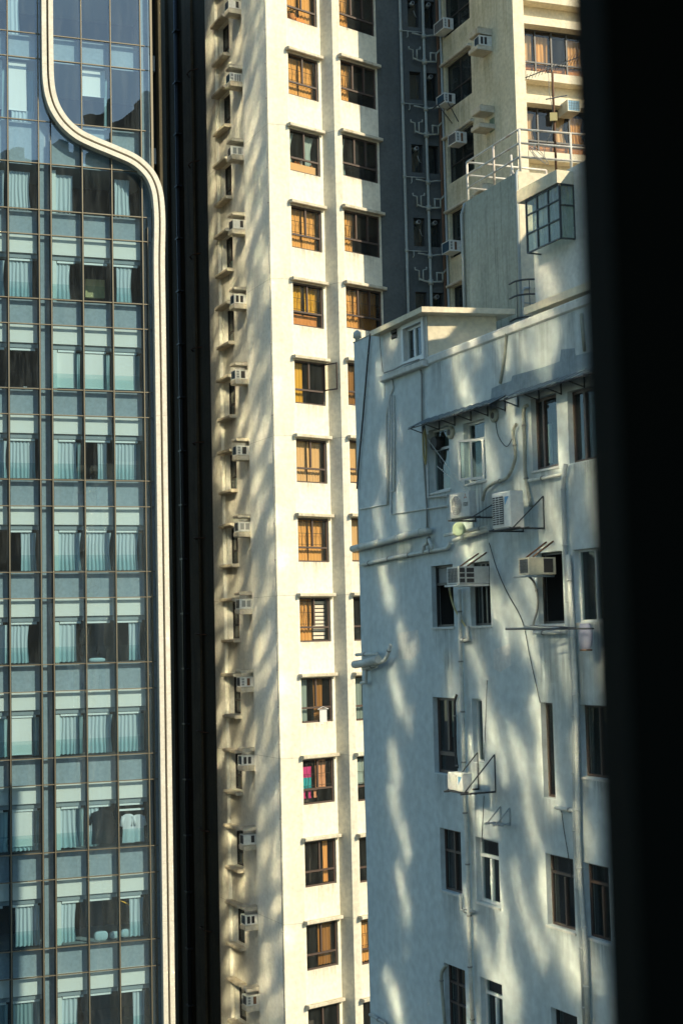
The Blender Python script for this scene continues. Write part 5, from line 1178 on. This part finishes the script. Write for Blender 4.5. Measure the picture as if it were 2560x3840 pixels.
# mirror tower
SUNAZ, SUNEL = rad(54), rad(31)
SUN = Vector((math.sin(SUNAZ) * math.cos(SUNEL), -math.cos(SUNAZ) * math.cos(SUNEL), math.sin(SUNEL)))
rm = random.Random(11)
def mirror_tower(label, psi, tgt, t, srange, zrange, pitch, size, jit, keep, mname, rot=0, slip=0):
    """a tower just outside the frame whose slightly uneven mirror panes send the sun on along direction psi"""
    ps = rad(psi); dout = Vector((math.cos(SUNEL) * math.sin(ps), math.cos(SUNEL) * math.cos(ps), -math.sin(SUNEL)))
    n0 = dout + SUN; n0.z = 0; n0.normalize(); o0 = tgt - dout * t; ur = Vector((-n0.y, n0.x, 0)); c0 = Vector((o0.x, o0.y, 0))
    mt = thing('mirror_tower', label, 'building', c0 - n0 * 4); q = MB().m(mname); wl = MB().m('far_block')
    s = srange[0]; i = 0
    while s < srange[1]:
        z = zrange[0] + (pitch[1] * .5 if i % 2 else 0)
        while z < zrange[1]:
            if rm.random() < keep:
                c = c0 + ur * (s + rm.uniform(-slip, slip)); c.z = z + rm.uniform(-slip, slip) * .6; n = (n0 + ur * rm.gauss(0, jit) + Vector((0, 0, rm.gauss(0, jit)))).normalized(); a = Vector((-n.y, n.x, 0)).normalized(); v = n.cross(a); rr_ = rad(rm.gauss(rot, 9 if rot else 0)); a, v = a * math.cos(rr_) + v * math.sin(rr_), v * math.cos(rr_) - a * math.sin(rr_)
                w, h = size[0] * rm.uniform(.7, 1.15), size[1] * rm.uniform(.7, 1.15)
                q.face(c - a * w / 2 - v * h / 2, c + a * w / 2 - v * h / 2, c + a * w / 2 + v * h / 2, c - a * w / 2 + v * h / 2)
            z += pitch[1]
        s += pitch[0]; i += 1
    q.build('curtain_wall', mt)
    pts = [c0 - n0 * .15 + ur * (srange[1] + .3), c0 - n0 * .15 + ur * (srange[0] - .8), c0 - n0 * 7 + ur * (srange[0] - .8), c0 - n0 * 7 + ur * (srange[1] + .3)]
    for k in range(4): a_, b_ = pts[k], pts[(k + 1) % 4]; wl.face((a_.x, a_.y, 0), (b_.x, b_.y, 0), (b_.x, b_.y, zrange[1] + 1), (a_.x, a_.y, zrange[1] + 1))
    wl.face(*[(p.x, p.y, zrange[1] + 1) for p in pts]); wl.build('wall', mt)
mirror_tower('slim mirror glazed tower left of the frame, farther one, lighting the cream tower', 12, Vector((-4, 56, CZ + 5)), 33, (-3.6, 3.4), (CZ + 0, CZ + 44), (1.0, 1.2), (.6, .95), .004, .97, 'mirror_warm', 34, .2)
mirror_tower('broad mirror glazed tower left of the frame, nearer one, lighting the white block', 50, Vector((3, 32, CZ - 2)), 18.5, (-9.5, 6.0), (CZ - 8, CZ + 20), (1.0, 1.3), (.46, 1.25), .012, .88, 'mirror_cool', -36, .35)
# ------------------------------------------------------------------ the unlit loggia the photograph is taken from: its dark pier closes the right edge
JD = 2.4
v = ray(2216, 1920); jx = v.x * (JD + .3) / v.y
pr = thing('dark_pier', 'black unlit pier at the right edge, very near and out of focus', 'pier', (jx + 1, JD, CZ - 1.5))
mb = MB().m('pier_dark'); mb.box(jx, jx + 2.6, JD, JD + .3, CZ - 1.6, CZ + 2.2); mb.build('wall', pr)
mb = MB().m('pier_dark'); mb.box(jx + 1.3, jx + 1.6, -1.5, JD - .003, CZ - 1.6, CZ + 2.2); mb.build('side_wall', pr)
mb = MB().m('floor_dark'); mb.box(-2.5, jx + 2.6, -1.8, JD + .3, CZ - 1.8, CZ - 1.61); o = tag(mb.build('loggia_floor', None, (0, 0, CZ - 1.7)), 'dark loggia floor slab below the camera beside the black pier', 'floor'); o['kind'] = 'structure'
mb = MB().m('floor_dark'); mb.box(-2.5, jx + 2.6, -1.8, JD + .3, CZ + 2.21, CZ + 2.4); o = tag(mb.build('loggia_ceiling', None, (0, 0, CZ + 2.3)), 'dark loggia ceiling slab above the camera', 'ceiling'); o['kind'] = 'structure'
# ------------------------------------------------------------------ camera, light, world
cam = bpy.data.cameras.new('camera'); co = bpy.data.objects.new('camera', cam); COL.objects.link(co)
m3 = Matrix((RT, UP, -FWD)).transposed(); co.matrix_world = Matrix.Translation((0, 0, CZ)) @ m3.to_4x4()
cam.sensor_fit = 'VERTICAL'; cam.sensor_height = 36; cam.sensor_width = 24; cam.lens = F / 3840 * 36; cam.clip_start = .05; cam.clip_end = 3000
cam.dof.use_dof = True; cam.dof.focus_distance = 46; AP = 75 / F / (1 / JD - 1 / 46); cam.dof.aperture_fstop = cam.lens / 1000 / AP
S.camera = co
sl = bpy.data.lights.new('sun', 'SUN'); sl.energy = 4.0; sl.angle = rad(.5); sl.color = (1, .88, .64)
so_ = bpy.data.objects.new('sun', sl); COL.objects.link(so_); so_.rotation_euler = SUN.to_track_quat('Z', 'Y').to_euler(); so_.location = (0, 0, 120)
wd = bpy.data.worlds.new('World'); S.world = wd; wd.use_nodes = True; nt = wd.node_tree
sk = nt.nodes.new('ShaderNodeTexSky'); sk.sky_type = 'NISHITA'; sk.sun_disc = False; sk.sun_elevation = SUNEL
sk.sun_rotation = math.atan2(SUN.x, SUN.y); sk.air_density = 1.1; sk.dust_density = .4; sk.ozone_density = 3.0
tn = nt.nodes.new('ShaderNodeMix'); tn.data_type = 'RGBA'; tn.blend_type = 'MULTIPLY'; tn.inputs['Factor'].default_value = 1; tn.inputs[7].default_value = (.88, 1.0, .95, 1); nt.links.new(sk.outputs['Color'], tn.inputs[6]); nt.links.new(tn.outputs[2], nt.nodes['Background'].inputs['Color']); nt.nodes['Background'].inputs['Strength'].default_value = .15
S.view_settings.view_transform = 'Standard'; S.view_settings.look = 'None'; S.view_settings.exposure = .55; S.view_settings.gamma = 1
cy = S.cycles; cy.use_denoising = True; cy.use_guiding = True; cy.use_surface_guiding = True; cy.guiding_training_samples = 128
cy.blur_glossy = 0; cy.caustics_reflective = True; cy.caustics_refractive = False; cy.sample_clamp_indirect = 0; cy.use_adaptive_sampling = False; cy.use_guiding_direct_light = False
cy.max_bounces = 7; cy.diffuse_bounces = 4; cy.glossy_bounces = 3; cy.transparent_max_bounces = 12

GROUPS = {'drain_pipe': 'pipes on the walls', 'branch_pipe': 'pipes on the walls', 'pipe_pair': 'pipes on the walls', 'wire': 'wires on the white block', 'hose': 'hoses on the white block', 'conduit': 'conduits on the white block',
          'distant_tower': 'dark towers behind the camera', 'mirror_tower': 'mirror glazed towers beside the frame', 'outdoor_unit': 'outdoor units on the white block', 'awning': 'metal awnings on the white block', 'pillow': 'pillows in the hotel rooms',
          'jar': 'jars on the sill board', 'hanging_cloth': 'cloths drying at the bay window', 'hanging_dress': 'clothes drying at the bay windows', 'white_shirt': 'white shirts in the hotel room', 'bracket_shelf': 'brackets on the white block', 'hanging_bracket': 'brackets on the white block'}
for o in S.objects:
    k = o.name.split('.')[0]
    if o.parent is None and k in GROUPS and 'label' in o and 'group' not in o: o['group'] = GROUPS[k]
